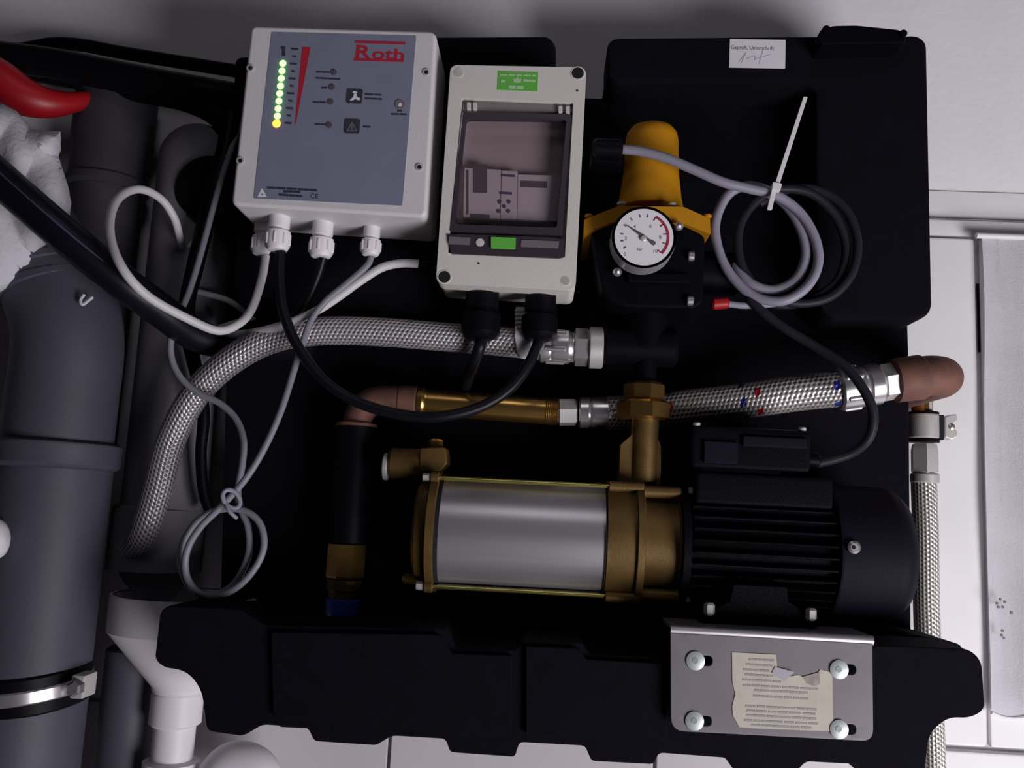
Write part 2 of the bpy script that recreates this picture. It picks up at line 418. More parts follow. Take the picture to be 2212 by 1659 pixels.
# tray: deep shelf with wings left and right and a toothed lower edge
tray_out = [(362, 1308, 22), (520, 1316, 10), (572, 1350, 10), (960, 1357, 10), (984, 1399, 8), (1112, 1404, 6), (1130, 1381, 6), (1256, 1387, 8), (1272, 1412, 8), (1448, 1420, 0), (1840, 1430, 10), (1890, 1394, 10), (1960, 1396, 0), (2096, 1403, 26), (2122, 1428, 18), (2129, 1535, 22), (2096, 1552, 20), (2050, 1550, 30), (2008, 1585, 26), (1998, 1680, 0),
            (1880, 1690, 4), (1858, 1652, 8), (1742, 1646, 10), (1718, 1672, 6), (1588, 1668, 6), (1570, 1638, 10), (1424, 1627, 10), (1412, 1652, 8), (1278, 1645, 8), (1264, 1612, 10), (1122, 1604, 10), (1112, 1636, 8), (972, 1626, 8), (962, 1597, 10), (846, 1590, 12), (812, 1611, 8), (678, 1602, 8), (664, 1573, 10), (566, 1566, 12), (524, 1591, 12), (446, 1580, 14), (434, 1490, 30), (402, 1450, 30), (352, 1442, 22), (333, 1425, 16), (345, 1322, 16)]
obj('tray', prism(tray_out, YT, -0.175, 0.007), M_shell, console)
obj('tray_body', prism([(600, 1400, 10), (1900, 1440, 10), (1972, 1370, 14), (2080, 1392, 20), (2090, 1500, 20), (1990, 1540, 20), (1960, 1640, 10), (600, 1570, 10)], -0.175, -0.088), M_shell, console)
# shallow ledges and a groove on the face of the tray
obj('tray_ledge', prism([(585, 1366, 8), (950, 1371, 10), (975, 1412, 8), (1106, 1417, 4), (1104, 1590, 4), (980, 1583, 8), (700, 1560, 8), (590, 1552, 8)], YT-0.006, YT+0.01, 0.003), M_shell, console)
obj('tray_ledge', prism([(1136, 1396, 4), (1250, 1401, 10), (1264, 1424, 6), (1440, 1434, 6), (1440, 1600, 6), (1136, 1588, 4)], YT-0.006, YT+0.01, 0.003), M_shell, console)

# inspection sticker
t = thing('inspection_sticker', 'small white paper sticker with printed line and pencil signature on black console', 'sticker', W(1637, 145, YP-0.001))
obj('paper', prism([(1577, 84), (1697, 86), (1696, 147), (1575, 145)], YP-0.0012, YP), M_paper, t)
text('lettering', 'Geprüft, Unterschrift:', M_printg, t, 1579, 106, YP-0.0013, 13, sx=0.82)
bmx = bmesh.new()
for pts in (((1596, 134), (1604, 124), (1612, 114), (1606, 126), (1602, 136)), ((1612, 128), (1622, 124), (1632, 121), (1630, 130), (1640, 124)), ((1650, 106), (1644, 122), (1640, 138)), ((1640, 126), (1652, 122), (1664, 118))):
    sweep(catmull([W(x, y, YP-0.0012) for x, y in pts], 4), 0.0004, 5, bmx)
obj('signature', bmx, mat('pencil', (0.42, 0.39, 0.45), 0.8), t)

# ============================================================ CONTROL BOX WITH LED BAR
YF = -0.228
cb = thing('level_controller', 'light grey control box with blue grey front, green LED bar and red logo', 'control box', W(715, 470, -0.19))
fo = [(541, 54, 14), (944, 66, 20), (921, 470, 16), (498, 443, 16)]
obj('housing', prism(fo, YF, YP, 0.004, seg=3), M_box, cb)
fr = obj('front_foil', prism([(587, 69, 2), (899, 77, 2), (869, 444, 2), (548, 428, 2)], YF-0.0006, YF+0.001), M_foil, cb)
for (x, y) in ((541, 147), (921, 156), (519, 347), (906, 361)):
    b = bmesh.new(); disc(b, x, y, YF-0.0002, 8.5, 0.0010); s = obj('lid_screw', b, M_nickel, cb)
    b = bmesh.new(); disc(b, x, y, YF-0.0012, 4.5, 0.0004, seg=12); obj('screw_socket', b, M_dark, s)
YQ = YF-0.0006
for i in range(9):
    t_ = i/8; x, y = 611-13.5*t_, 137+130*t_
    b = bmesh.new(); disc(b, x, y, YQ, 7.2 if i < 8 else 9.0, 0.0008, 0.0012, seg=20)
    lab(obj('led', b, M_led_g if i < 8 else M_led_o, cb), 'lit green LED' if i < 8 else 'lit amber LED at the foot of the bar')
b = bmesh.new(); plate(b, [[W(653, 101, YQ-.0003), W(671, 102, YQ-.0003), W(639, 268, YQ-.0003), W(637, 268, YQ-.0003)]], 0.0003); obj('red_wedge', b, M_redp, cb)
b = bmesh.new()
for i in range(11):
    t_ = i/10; x, y = 629-14*t_, 105+160*t_
    bars(b, [(x, y, x+15, y+1)] if i % 2 == 0 else [(x+4, y, x+12, y+1)], YQ, 4)
bars(b, [(607, 103, 616, 103)], YQ, 6); bars(b, [(609, 114, 616, 114)], YQ, 14)
obj('scale_print', b, M_print, cb)
for i, (x0_, y0_, x1_, y1_, n_, h_) in enumerate(((683, 155, 712, 156, 3, 3.5), (682, 168, 736, 171, 4, 3.5), (694, 189, 708, 189, 1, 3.5), (676, 220, 705, 221, 2, 3.5), (680, 268, 706, 269, 2, 3.5),
        (788, 203, 826, 205, 2, 3.5), (788, 212, 826, 214, 3, 3.5), (784, 273, 802, 274, 1, 3.5), (845, 246, 880, 247, 2, 3.5), (858, 239, 870, 239, 1, 3.5), (577, 405, 686, 411, 6, 4.5), (612, 413, 650, 415, 3, 4.5), (602, 420, 655, 424, 4, 4.5))):
    obj('print_line', bars(bmesh.new(), words(x0_, y0_, x1_, y1_, n_, .1, seed=2+i), YQ, h_), M_print, cb)
for (x, y) in ((721, 156), (717, 188), (714, 220), (711, 270)):
    b = bmesh.new(); disc(b, x, y, YQ, 7, 0.0008, seg=16); obj('indicator', b, M_ledoff, cb)
k1 = obj('membrane_key', prism(quad((750, 191), (784, 192), (781, 223), (748, 222), 4), YQ-0.0010, YQ, 0.0004), M_print, cb)
b = bmesh.new(); YK = YQ-0.0010
for pl in (((755, 217), (763, 209), (765, 201), (770, 201), (771, 209), (778, 212), (776, 217), (768, 214), (762, 216)), ((761, 199), (766, 196), (772, 199), (769, 202), (764, 202))):
    plate(b, [[W(x, y, YK-.0003) for x, y in pl]], 0.0003)
obj('tap_symbol', b, M_whitep, k1)
k2 = obj('membrane_key', prism(quad((745, 256), (778, 257), (776, 288), (743, 287), 4), YQ-0.0010, YQ, 0.0004), M_print, cb)
def triangle(b, cx, cy, s, Y, th=0.0003, w=0.24):
    o = [(cx, cy-s), (cx+s*.95, cy+s*.75), (cx-s*.95, cy+s*.75)]; i = [(cx, cy-s*(1-2.4*w)), (cx+s*(.95-1.9*w), cy+s*(.75-w)), (cx-s*(.95-1.9*w), cy+s*(.75-w))]
    plate(b, [[W(x, y, Y-th) for x, y in o], [W(x, y, Y-th) for x, y in i]], th)
b = bmesh.new(); triangle(b, 760, 274, 12, YK, w=.14); bars(b, [(759, 273, 761, 273)], YK, 9); bars(b, [(759, 280, 761, 280)], YK, 2); obj('warning_symbol', b, M_printg, k2)
b = bmesh.new(); triangle(b, 566, 417, 11, YQ, w=.36); obj('warning_triangle', b, M_whitep, cb)
b = bmesh.new(); k = SC(864, 226, YQ); lathe(W(864, 226, YQ), (0, -1, 0), [(0, 11*k), (0.0009, 11*k), (0.0009, 6.5*k), (0.0002, 6.5*k)], 24, b); lk = obj('sensor_socket', b, M_printg, cb)
b = bmesh.new(); disc(b, 865, 227, YQ, 5, 0.0005, seg=14); obj('socket_pin', b, M_whitep, lk)
rot = -math.radians(1.2)
text('ce_mark', 'CE', M_print, cb, 669, 428, YQ, 15, rot)
lg = obj('logo_bars', bars(bmesh.new(), [(767, 90, 876, 93)], YQ, 5.5), M_redp, cb)
obj('logo_bars', bars(bmesh.new(), [(764, 128, 872, 131)], YQ, 5.5), M_redp, cb)
text('logo_lettering', 'R', M_redp, cb, 764, 125, YQ, 43, rot, sx=1.35, bold=0.025)
text('logo_lettering', 'oth', M_redp, cb, 802, 126, YQ, 35, rot, sx=1.5, bold=0.025)
def gland(parent, px, py, Y, wpx, hpx, m, name='cable_gland', nut=True):
    """cable gland hanging below an enclosure: collar, hex-like cap nut, tapered mouth; top at (px,py)"""
    k = SC(px, py, Y); b = W(px, py, Y); r = wpx/2*k; h = hpx*k
    bm = lathe(b, (0, 0, -1), [(-0.004, r*.86), (h*.30, r*.86), (h*.32, r*.72), (h*.40, r*.72), (h*.42, r*.98), (h*.50, r), (h*.84, r), (h*.96, r*.80), (h, r*.55)], 24)
    o = obj(name, bm, m, parent)
    if nut:
        b2 = bmesh.new()
        for q in range(8):
            a = 2*PI*q/8; c = b+Vector((math.cos(a)*r*.98, math.sin(a)*r*.98, -h*.66))
            wbox(c.x-.0012, c.x+.0012, c.y-.0012, c.y+.0012, c.z-h*.16, c.z+h*.16, 0.0006, 1, b2)
        obj('grip_rib', b2, m, o)
    return o
gland(cb, 605, 470, -0.200, 52, 76, M_gland)
gland(cb, 569, 482, -0.172, 42, 72, M_gland)
gland(cb, 698, 488, -0.190, 52, 72, M_gland)
gland(cb, 804, 494, -0.185, 42, 62, M_gland)

# ============================================================ SMALL DISTRIBUTION BOX WITH SMOKED DOOR
db = thing('fuse_enclosure', 'cream grey enclosure with smoked transparent door and green sticker beside the yellow cap', 'enclosure', W(1100, 680, -0.19))
lid_o = [(973, 140, 16), (1267, 145, 18), (1243, 628, 18), (941, 612, 18)]
win_o = [(998, 212, 3), (1238, 222, 3), (1220, 556, 3), (968, 546, 3)]
obj('lid', prism(lid_o, YF, YF+0.022, 0.004, holes=[win_o]), M_box2, db)
obj('base_tub', prism([(977, 146, 16), (1266, 150, 18), (1242, 630, 18), (945, 614, 18)], YF+0.0225, YP, 0.002), M_box2, db)
inner = obj('inner_cover', prism([(994, 206), (1242, 216), (1224, 562), (964, 552)], YF+0.0205, YF+0.026), M_inner, db)
YI = YF+0.0205
m1 = obj('device_module', prism(quad((1003, 362), (1082, 366), (1080, 472), (1000, 468), 2), YI-0.009, YI, 0.001), mat('module_grey', (0.80, 0.76, 0.77), 0.6), db)
m2 = obj('device_module', prism(quad((1083, 368), (1118, 369), (1116, 473), (1081, 472), 2), YI-0.009, YI, 0.001), MATS['module_grey'], db)
m3 = obj('device_module', prism(quad((1119, 376), (1212, 379), (1208, 478), (1117, 474), 2), YI-0.008, YI, 0.001), MATS['module_grey'], db)
YM = YI-0.009
obj('module_print', bars(bars(bmesh.new(), [(1022, 352+33, 1052, 353+33)], YM, 62), [(1016, 467, 1058, 469)], YM, 10), M_printg, m1)
obj('module_print', bars(bmesh.new(), [(1007, 415, 1012, 415)], YM, 96), M_printg, m1)
b = bars(bmesh.new(), [(1082, 378, 1112, 380), (1078, 416, 1106, 418)], YM, 5)
for q in ((1079, 436), (1099, 436), (1089, 446), (1077, 456), (1098, 456)): disc(b, *q, YM, 4.5, 0.0006, seg=10)
obj('module_keys', b, mat('blue_grey_keys', (0.13, 0.12, 0.22), 0.6), m2)
obj('module_print', bars(bmesh.new(), [(1124, 397, 1182, 399)], YI-0.008, 14), M_printg, m3)
obj('din_strip', prism(quad((990, 482), (1214, 488), (1213, 493), (989, 487)), YI-0.004, YI), M_printg, db)
# door: frame, pane, hinges, latch
dr_o = [(1000, 243, 5), (1234, 247, 5), (1215, 508, 3), (972, 500, 3)]; dr_i = [(1007, 255, 10), (1224, 258, 10), (1203, 492, 8), (983, 484, 8)]
door = obj('door_frame', prism(dr_o, YF-0.001, YF+0.006, 0.001, holes=[dr_i]), M_smokeframe, db)
obj('pane', prism([(1003, 249), (1230, 252), (1209, 500), (977, 492)], YF+0.003, YF+0.0045), M_smoke, door)
bar = obj('latch_bar', prism([(966, 506, 2), (1219, 516, 2), (1217, 556, 3), (1206, 558, 3), (974, 548, 3)], YF-0.002, YF+0.006, 0.001), M_smokeframe, db)
obj('latch_window', prism(quad((970, 511), (1016, 513), (1015, 529), (970, 527), 1), YF-0.003, YF-0.002), mat('smoked_window', (0.17, 0.14, 0.16), 0.4), bar)
obj('latch_window', prism(quad((1126, 518), (1208, 521), (1206, 536), (1125, 533), 1), YF-0.003, YF-0.002), MATS['smoked_window'], bar)
b = bmesh.new(); disc(b, 1037, 524, YF-0.002, 9, 0.001); obj('latch_stud', b, M_inner, bar)
obj('latch', prism(quad((1060, 511), (1114, 513), (1113, 537), (1060, 535), 2), YF-0.005, YF-0.002, 0.001), M_greenp, bar)
hb = obj('hinge_bar', prism([(1000, 216, 2), (1236, 225, 2), (1235, 243, 1), (999, 238, 1)], YF+0.004, YF+0.010, 0.001), mat('hinge_smoke', (0.20, 0.165, 0.17), 0.5), db)
for x in (1008, 1021, 1206, 1222): obj('hinge_knuckle', prism(quad((x, 220+(x-1000)*.04), (x+9, 220+(x-1000)*.04), (x+9, 236+(x-1000)*.04), (x, 236+(x-1000)*.04), 2), YF-0.0005, YF+0.006, 0.001), M_inner, hb)
for (x, y, r, mm) in ((991, 157, 9, M_nickel), (1248, 158, 13, M_dark), (960, 598, 13, M_dark), (1222, 607, 9, M_nickel)):
    k = SC(x, y, YF); b = lathe(W(x, y, YF-0.0004), (0, 1, 0), [(0.0003, r*1.25*k), (0, r*1.2*k), (0, r*k), (0.002, r*.95*k)], 24, cap=False); s = obj('screw_recess', b, M_box2, db)
    b = bmesh.new(); disc(b, x, y, YF-0.0003, r, 0.0003, seg=20); obj('lid_screw', b, mm, s)
gs = obj('green_sticker', prism(quad((1076, 153), (1163, 156), (1161, 197), (1074, 194)), YF-0.0004, YF), M_greenp, db)
b = bars(bmesh.new(), words(1080, 161, 1160, 163, 5, seed=20), YF-0.0004, 3)
bars(b, [(1082, 175, 1091, 175), (1130, 173, 1156, 175)], YF-0.0004, 5); bars(b, words(1098, 187, 1133, 189, 2, seed=4), YF-0.0004, 7)
plate(b, [[W(x, y, YF-.0007) for x, y in ((1117, 163), (1120, 170), (1127, 170), (1124, 178), (1110, 178), (1107, 170), (1115, 170))]], 0.0003)
obj('sticker_print', b, mat('pale_green_print', (0.42, 0.62, 0.36), 0.6), gs)
b = bmesh.new(); disc(b, 1034, 569, YF-0.0003, 2.5, 0.0002, seg=8); disc(b, 1247, 196, YF-0.0003, 2.5, 0.0002, seg=8); obj('scuff_mark', b, M_print, db)
gland(db, 1042, 640, -0.195, 84, 96, M_rubber, nut=False)
gland(db, 1168, 646, -0.195, 78, 92, M_rubber, nut=False)
bmx = prism([(1114, 662, 3), (1143, 664, 3), (1148, 730, 8), (1146, 772, 12), (1118, 770, 12), (1112, 730, 8)], -0.186, -0.174, 0.003)
for q in range(5): merge(bmx, (lambda s: s)(prism(rect(1112, 668+q*9, 1145, 672+q*9, 1), -0.188, -0.172, 0.0005)))
lab(obj('strain_relief', bmx, M_white, db), 'white ribbed plastic strain relief')

# ============================================================ PUMP WITH MOTOR
YX = -0.165
ax = W(1200, 1160, YX); AZ = ax.z
def XX(px): return W(px, 1149+(px-945)*0.049, YX-0.05).x
def PX(k): return k*SC(1300, 1165, YX)             # pixels to metres at the pump axis
pump = thing('pump', 'horizontal multistage pump with steel barrel, brass ends and black finned motor', 'pump', (XX(1350), YX, AZ))
XA = Vector((0, YX, AZ)); EX = (1, 0, 0)
def lx(prof, seg=56, start=0.0): return lathe(XA, EX, [(XX(p), PX(r)) for p, r in prof], seg, None, start)
obj('barrel', lx([(940, 117), (942, 120), (1312, 120), (1314, 117)]), M_steel, pump)
obj('end_ring', lx([(936, 122), (936, 124), (947, 124), (947, 122)]), M_dark, pump)
cov = obj('suction_cover', lx([(884, 84), (886, 96), (893, 108), (914, 114), (914, 106), (918, 106)]), M_brass, pump)
obj('cover_flange', lx([(918, 126), (920, 130), (936, 130), (938, 126)], 56), M_brass, pump)
obj('discharge_casing', lx([(1312, 120), (1312, 126), (1378, 126), (1378, 120)]), M_brass, pump)
obj('joint_ring', lx([(1308, 121), (1308, 124), (1314, 124), (1314, 121)]), M_dark, pump)
obj('casing_flange', lx([(1376, 132), (1378, 134), (1392, 134), (1394, 130)]), M_brass, pump)
obj('lantern', lx([(1392, 104), (1420, 103), (1470, 104), (1474, 110)]), M_brass, pump)
obj('motor_flange', lx([(1474, 126), (1476, 130), (1492, 130), (1494, 122)]), M_motor, pump)
obj('motor_body', lx([(1490, 112), (1800, 112), (1806, 106)]), M_motor, pump)
# tie rods with nuts, in pairs top and bottom
for s in (-1, 1):
    for w in (-1, 1):
        ang = PI/2*s + w*0.16*1.0
        c = Vector((0, -math.cos(ang)*PX(126), math.sin(ang)*PX(126)))
        if w == 1 and s == 1: c = Vector((0, -math.sin(0.55)*PX(132), math.cos(0.55)*PX(132)))
        if w == -1 and s == 1: c = Vector((0, math.sin(0.55)*PX(132), math.cos(0.55)*PX(132)))
        if w == 1 and s == -1: c = Vector((0, -math.sin(0.55)*PX(132), -math.cos(0.55)*PX(132)))
        if w == -1 and s == -1: c = Vector((0, math.sin(0.55)*PX(132), -math.cos(0.55)*PX(132)))
        rod = obj('tie_rod', rlathe(XA+c, EX, XX(905), XX(1394), PX(4.5), 0.0003, 14), M_rod, pump)
        obj('rod_nut', rlathe(XA+c, EX, XX(900), XX(917), PX(9), 0.0006, 6), M_nickel, rod)
        obj('flange_lug', rlathe(XA+c, EX, XX(918), XX(937), PX(13), 0.0008, 20), M_brass, rod)
        obj('flange_lug', rlathe(XA+c, EX, XX(1314), XX(1392), PX(12), 0.0008, 20), M_brass, rod)
        rib = obj('lantern_rib', rlathe(XA+c*0.94, EX, XX(1392), XX(1475), PX(13), 0.0008, 20), M_brass, pump)
        obj('flange_bolt', rlathe(XA+c*0.98, EX, XX(1492), XX(1502), PX(9), 0.0006, 6), M_nickel, pump)
# cooling fins
me = None
for i in range(34):
    a = 2*PI*i/34
    if 0.9 < a % (2*PI) < 0.1: continue
    if me is None:
        b = wbox(XX(1496)-XX(1350), XX(1806)-XX(1350), -0.0011, 0.0011, PX(108), PX(134), 0.0006, 1)
        me = bpy.data.meshes.new('fin'); bmesh.ops.recalc_face_normals(b, faces=b.faces[:]); b.to_mesh(me); b.free(); me.materials.append(M_motor)
    f = bpy.data.objects.new('fin', me); COL.objects.link(f); f.parent = pump; f.rotation_euler = (a, 0, 0)
fc = obj('fan_cover', lx([(1806, 132), (1810, 139), (1816, 141), (1938, 141), (1962, 136), (1982, 120), (1990, 96), (1991, 0)]), M_fan, pump)
b = bmesh.new(); sx, sy = 1844, 1182; kx = SC(sx, sy, YX-0.066)
lathe(W(sx, sy, YX-0.0648), (0, -1, 0), [(0, 14*kx), (0.002, 14*kx), (0.0035, 9*kx), (0.0035, 0)], 24, b); sc_ = obj('cover_screw', b, M_chrome, fc)
b = bmesh.new(); disc(b, sx, sy, YX-0.0683, 4.5, 0.0003, seg=10); obj('screw_recess', b, M_dark, sc_)
# terminal box on top of the motor
tb = obj('terminal_box', wbox(XX(1500), XX(1800), YX-0.052, YX+0.04, AZ+PX(86), AZ+PX(150), 0.004), M_motor, pump)
obj('terminal_lid', wbox(XX(1488), XX(1752), YX-0.050, YX+0.045, AZ+PX(158), AZ+PX(246), 0.005), M_motor, pump)
obj('lid_panel', wbox(XX(1515), XX(1590), YX-0.054, YX-0.048, AZ+PX(168), AZ+PX(214), 0.0015), M_fan, tb)
obj('lid_panel', wbox(XX(1600), XX(1740), YX-0.054, YX-0.048, AZ+PX(206), AZ+PX(228), 0.0015), M_fan, tb)
obj('terminal_neck', wbox(XX(1510), XX(1690), YX-0.046, YX+0.035, AZ+PX(146), AZ+PX(162), 0.002), M_motor, pump)
for x in (1502, 1736): obj('lid_screw', rlathe(Vector((XX(x), YX-0.044, AZ+PX(244))), (0, 0, 1), 0, 0.004, PX(8), 0.001, 14), M_nickel, tb)
lab(obj('cable_entry', rlathe(Vector((0, YX-0.03, AZ+PX(188))), EX, XX(1750), XX(1784), PX(17), 0.002, 20), M_rubber, tb), 'black rubber cable entry')
# motor foot
ft = obj('motor_foot', prism([(1585, 1262, 4), (1700, 1268, 4), (1704, 1300, 0), (1768, 1340, 6), (1768, 1356, 4), (1512, 1342, 4), (1514, 1326, 6), (1576, 1300, 0)], -0.232, -0.12, 0.003), M_motor, pump)
for (x, y) in ((1532, 1318), (1752, 1330)):
    b = rlathe(W(x, y+11, -0.236), (0, 0, 1), 0, 0.011, PX(11), 0.002, 6); obj('foot_bolt', b, M_nickel, ft)
# suction branch at the left
obj('suction_branch', rlathe(W(895, 1003, -0.168), (-1, 0, 0), -0.014, 0.026, PX(34), 0.004, 28), M_brass, pump)
obj('branch_ring', rlathe(W(840, 1008, -0.168), (-1, 0, 0), 0, 0.005, PX(30), 0.001, 28), M_nickel, pump)
obj('branch_boss', prism([(908, 968, 4), (962, 966, 5), (966, 1000, 4), (950, 1018, 4), (905, 1018, 4)], -0.185, -0.15, 0.003), M_brass, pump)
obj('priming_plug', rlathe(W(940, 968, -0.168), (0, 0, 1), -0.002, 0.009, PX(17), 0.002, 6), M_brass2, pump)
obj('drain_plug', rlathe(W(884, 1250, -0.175), (-1, 0, 0), -0.02, 0.006, PX(11), 0.001, 6), M_brass2, pump)
# discharge branch upward, cast with flat shoulders
YD = -0.168
db_ = obj('discharge_branch', prism([(1366, 900, 2), (1420, 902, 2), (1418, 940, 6), (1428, 962, 6), (1427, 1048, 0), (1336, 1046, 0), (1340, 960, 6), (1366, 938, 6)], YD-0.010, YD+0.014, 0.003), M_brass, pump)
obj('branch_core', rlathe(W(1390, 1040, YD-0.004), (0, 0, 1), -0.004, PX(148), PX(30), 0.003, 30), M_brass, pump)

# union joining pump and pressure controller
bu = W(1390, 908, YD-0.004)
un = thing('brass_union', 'brass hexagonal union coupling above the pump outlet', 'pipe fitting', bu)
obj('union_nut', lathe(bu, (0, 0, 1), [(0, PX(50)), (0.002, PX(61)), (PX(36), PX(61)), (PX(42), PX(50))], 8, start=0.2), M_brass2, un, 25)
obj('tail_piece', lathe(bu, (0, 0, 1), [(PX(42), PX(40)), (PX(46), PX(40)), (PX(46), PX(47)), (PX(76), PX(47)), (PX(82), PX(40))], 8, start=0.2), M_brass2, un, 25)
bp_ = W(1394, 826, YD-0.004)
solo('riser_pipe', lathe(bp_, (0, 0, 1), [(0, PX(24)), (PX(70), PX(22)), (PX(74), PX(32)), (PX(140), PX(34)), (PX(160), PX(48))], 28), M_black, 'black plastic riser pipe between brass union and pressure controller', 'pipe')

# ============================================================ PRESSURE CONTROLLER
YC = -0.160
pc = thing('pressure_controller', 'automatic pressure controller with yellow cap, black body and round dial gauge', 'pressure controller', W(1400, 665, YC))
cap_b = W(1404, 448, YC); kc = SC(1404, 360, YC)
obj('yellow_cap', lathe(cap_b, (0, 0, 1), [(-0.004, 70*kc), (0, 70*kc), (20*kc, 66*kc), (70*kc, 60*kc), (150*kc, 57*kc), (164*kc, 54*kc), (176*kc, 45*kc), (182*kc, 30*kc), (184*kc, 0)], 40), M_yellow, pc)
obj('yellow_flange', prism([(1262, 474, 3), (1338, 444, 6), (1476, 446, 6), (1534, 472, 3), (1535, 506, 3), (1470, 480, 8), (1330, 478, 8), (1262, 504, 3)], YC-0.052, YC+0.05, 0.002), M_yellow, pc)
for (x, y) in ((1342, 441), (1452, 443), (1272, 468), (1528, 468)):
    obj('flange_screw', rlathe(W(x, y+3, YC-0.044), (0, 0, 1), 0, 0.0035, 9*kc, 0.001, 12), M_yellow if y > 450 else M_nickel, pc)
obj('body', prism([(1276, 502, 10), (1330, 480, 10), (1470, 482, 10), (1524, 508, 10), (1520, 655, 16), (1500, 668, 12), (1345, 664, 14), (1300, 640, 20)], YC-0.048, YC+0.048, 0.006), M_black, pc)
obj('body_rib', prism([(1355, 588, 6), (1492, 590, 6), (1492, 612, 6), (1355, 610, 6)], YC-0.054, YC-0.046, 0.003), M_black, pc)
obj('outlet_port', rlathe(W(1300, 745, -0.168), (-1, 0, 0), -0.075, 0.0, 42*kc, 0.004, 28), M_black, pc)
obj('port_riser', rlathe(W(1394, 700, -0.168), (0, 0, 1), -0.03, 0.03, 46*kc, 0.004, 28), M_black, pc)
obj('inlet_port', rlathe(W(1515, 590, YC), (1, 0, 0), -0.01, 0.038, 46*kc, 0.004, 28), M_black, pc)
for (x, y) in ((1333, 588), (1466, 489)):
    b = bmesh.new(); disc(b, x, y, YC-0.056, 10, 0.003, 0.004, 20); obj('body_screw', b, M_chrome, pc)
for (x, y) in ((1495, 554), (1493, 650)):
    obj('side_screw', rlathe(W(x, y, YC-0.050), (1, 0, 0), -0.004, 0.002, 10*kc, 0.0008, 14), M_chrome, pc)
# gauge
gx, gy, YG = 1390, 515, YC-0.078; kg = SC(gx, gy, YG); gc = W(gx, gy, YG); R = 70*kg
ga = obj('gauge_case', lathe(gc, (0, 1, 0), [(-0.004, R*.985), (-0.004, R*.90), (0.0, R*.885), (0.001, R*.885)], 64, cap=False), M_nickel, pc)
obj('gauge_drum', lathe(gc, (0, 1, 0), [(-0.004, R*.985), (0.002, R), (0.018, R), (0.024, R*.86), (0.034, R*.3)], 64), mat('gauge_rim', (0.34, 0.32, 0.36), 0.4, 0.3), ga)
obj('dial', lathe(gc, (0, -1, 0), [(0.0, R*.90), (0.0042, R*.90), (0.0042, 0)], 64), mat('dial_white', (0.80, 0.76, 0.80), 0.6), ga)
YDl = YG-0.0043
def gpt(a, r): return gc+Vector((math.cos(a)*R*r, YDl-gc.y-0.0003, math.sin(a)*R*r))
b = bmesh.new(); a0, a1 = math.radians(62), math.radians(-42); n = 24
vs = [[gpt(a0+(a1-a0)*i/n, q) for q in (0.70, 0.78)] for i in range(n+1)]
plate(b, [[v[0] for v in vs]+[v[1] for v in vs[::-1]]], 0.0003)
for a in (62, 36, 10, -16, -42):
    c_, s_ = math.cos(math.radians(a)), math.sin(math.radians(a)); w = 0.016
    plate(b, [[gpt(math.radians(a-1.4), .72), gpt(math.radians(a+1.4), .72), gpt(math.radians(a+1.8), .60), gpt(math.radians(a-1.8), .60)]], 0.0003)
obj('red_sector', b, mat('dull_red_print', (0.30, 0.03, 0.06), 0.6), ga)
b = bmesh.new()
for a in (212, 193, 174, 150, 126, 102, 82):
    plate(b, [[gpt(math.radians(a-1.6), .72), gpt(math.radians(a+1.6), .72), gpt(math.radians(a+1.8), .63), gpt(math.radians(a-1.8), .63)]], 0.0003)
obj('dial_marks', b, M_printg, ga)
for s_, x, y in (('0', 1351, 550), ('2', 1353, 516), ('4', 1372, 490), ('6', 1406, 489), ('8', 1427, 513), ('10', 1416, 543), ('bar', 1383, 538)):
    text('dial_figure', s_, M_printg, ga, x-1, y+3, YDl, 11 if s_ != 'bar' else 9, -math.radians(3), 'CENTER')
b = bmesh.new(); na = math.radians(147); dn = Vector((math.cos(na), 0, math.sin(na))); pn = Vector((-dn.z, 0, dn.x)); c0 = gc+Vector((0, YDl-gc.y-0.0012, 0))
plate(b, [[c0+dn*R*.66+pn*R*.008, c0+dn*R*.66-pn*R*.008, c0-pn*R*.055, c0-dn*R*.18-pn*R*.03, c0-dn*R*.38-pn*R*.07, c0-dn*R*.42, c0-dn*R*.38+pn*R*.07, c0-dn*R*.18+pn*R*.03, c0+pn*R*.055]], 0.0006)
nd = obj('needle', b, mat('needle_grey', (0.09, 0.085, 0.10), 0.5), ga)
b = bmesh.new(); disc(b, gx, gy, YDl-0.0012, 7, 0.0012, 0.0008); obj('needle_hub', b, M_nickel, nd)
# cable glands on the controller
lab(obj('cable_gland', rlathe(W(1345, 322, -0.205), (-1, 0, 0), 0, 0.030, 20*kc, 0.003, 18), M_rubber, pc), 'black gland that the grey cable enters')
lab(obj('gland_block', prism([(1276, 296, 6), (1344, 300, 6), (1344, 352, 6), (1276, 350, 6)], -0.20, YC, 0.004), M_black, pc), 'black terminal block behind the gland')

# ============================================================ MOUNTING BRACKET
YK_ = -0.262
br = thing('mounting_bracket', 'zinc plated steel angle bracket with four slotted holes under the motor', 'bracket', W(1665, 1595, YK_))
def slot(x, y): return [(x-20, y-14, 10), (x+34, y-12, 12), (x+34, y+15, 12), (x-20, y+13, 10)]
SL = ((1508, 1426), (1818, 1445), (1506, 1556), (1818, 1574))
slots = [[(x-26, y-11, 9), (x+31, y-9, 11), (x+31, y+13, 11), (x-26, y+11, 9)] for x, y in SL]
obj('face_plate', prism([(1448, 1366, 0), (1885, 1390, 0), (1887, 1602, 26), (1449, 1579, 30)], YK_, YK_+0.003, 0.0008, holes=slots), M_zinc, br, 25)
pa, pb = W(1448, 1360, YK_+0.004), W(1885, 1384, YK_+0.004)
bmx = bmesh.new(); sweep([pa, pb], 0.0042, 16, bmx); obj('folded_edge', bmx, mat('highlit_zinc_fold', (0.62, 0.58, 0.60), 0.42, 0.8), br)  # same zinc as the plate, coloured brighter to carry the fold's highlight
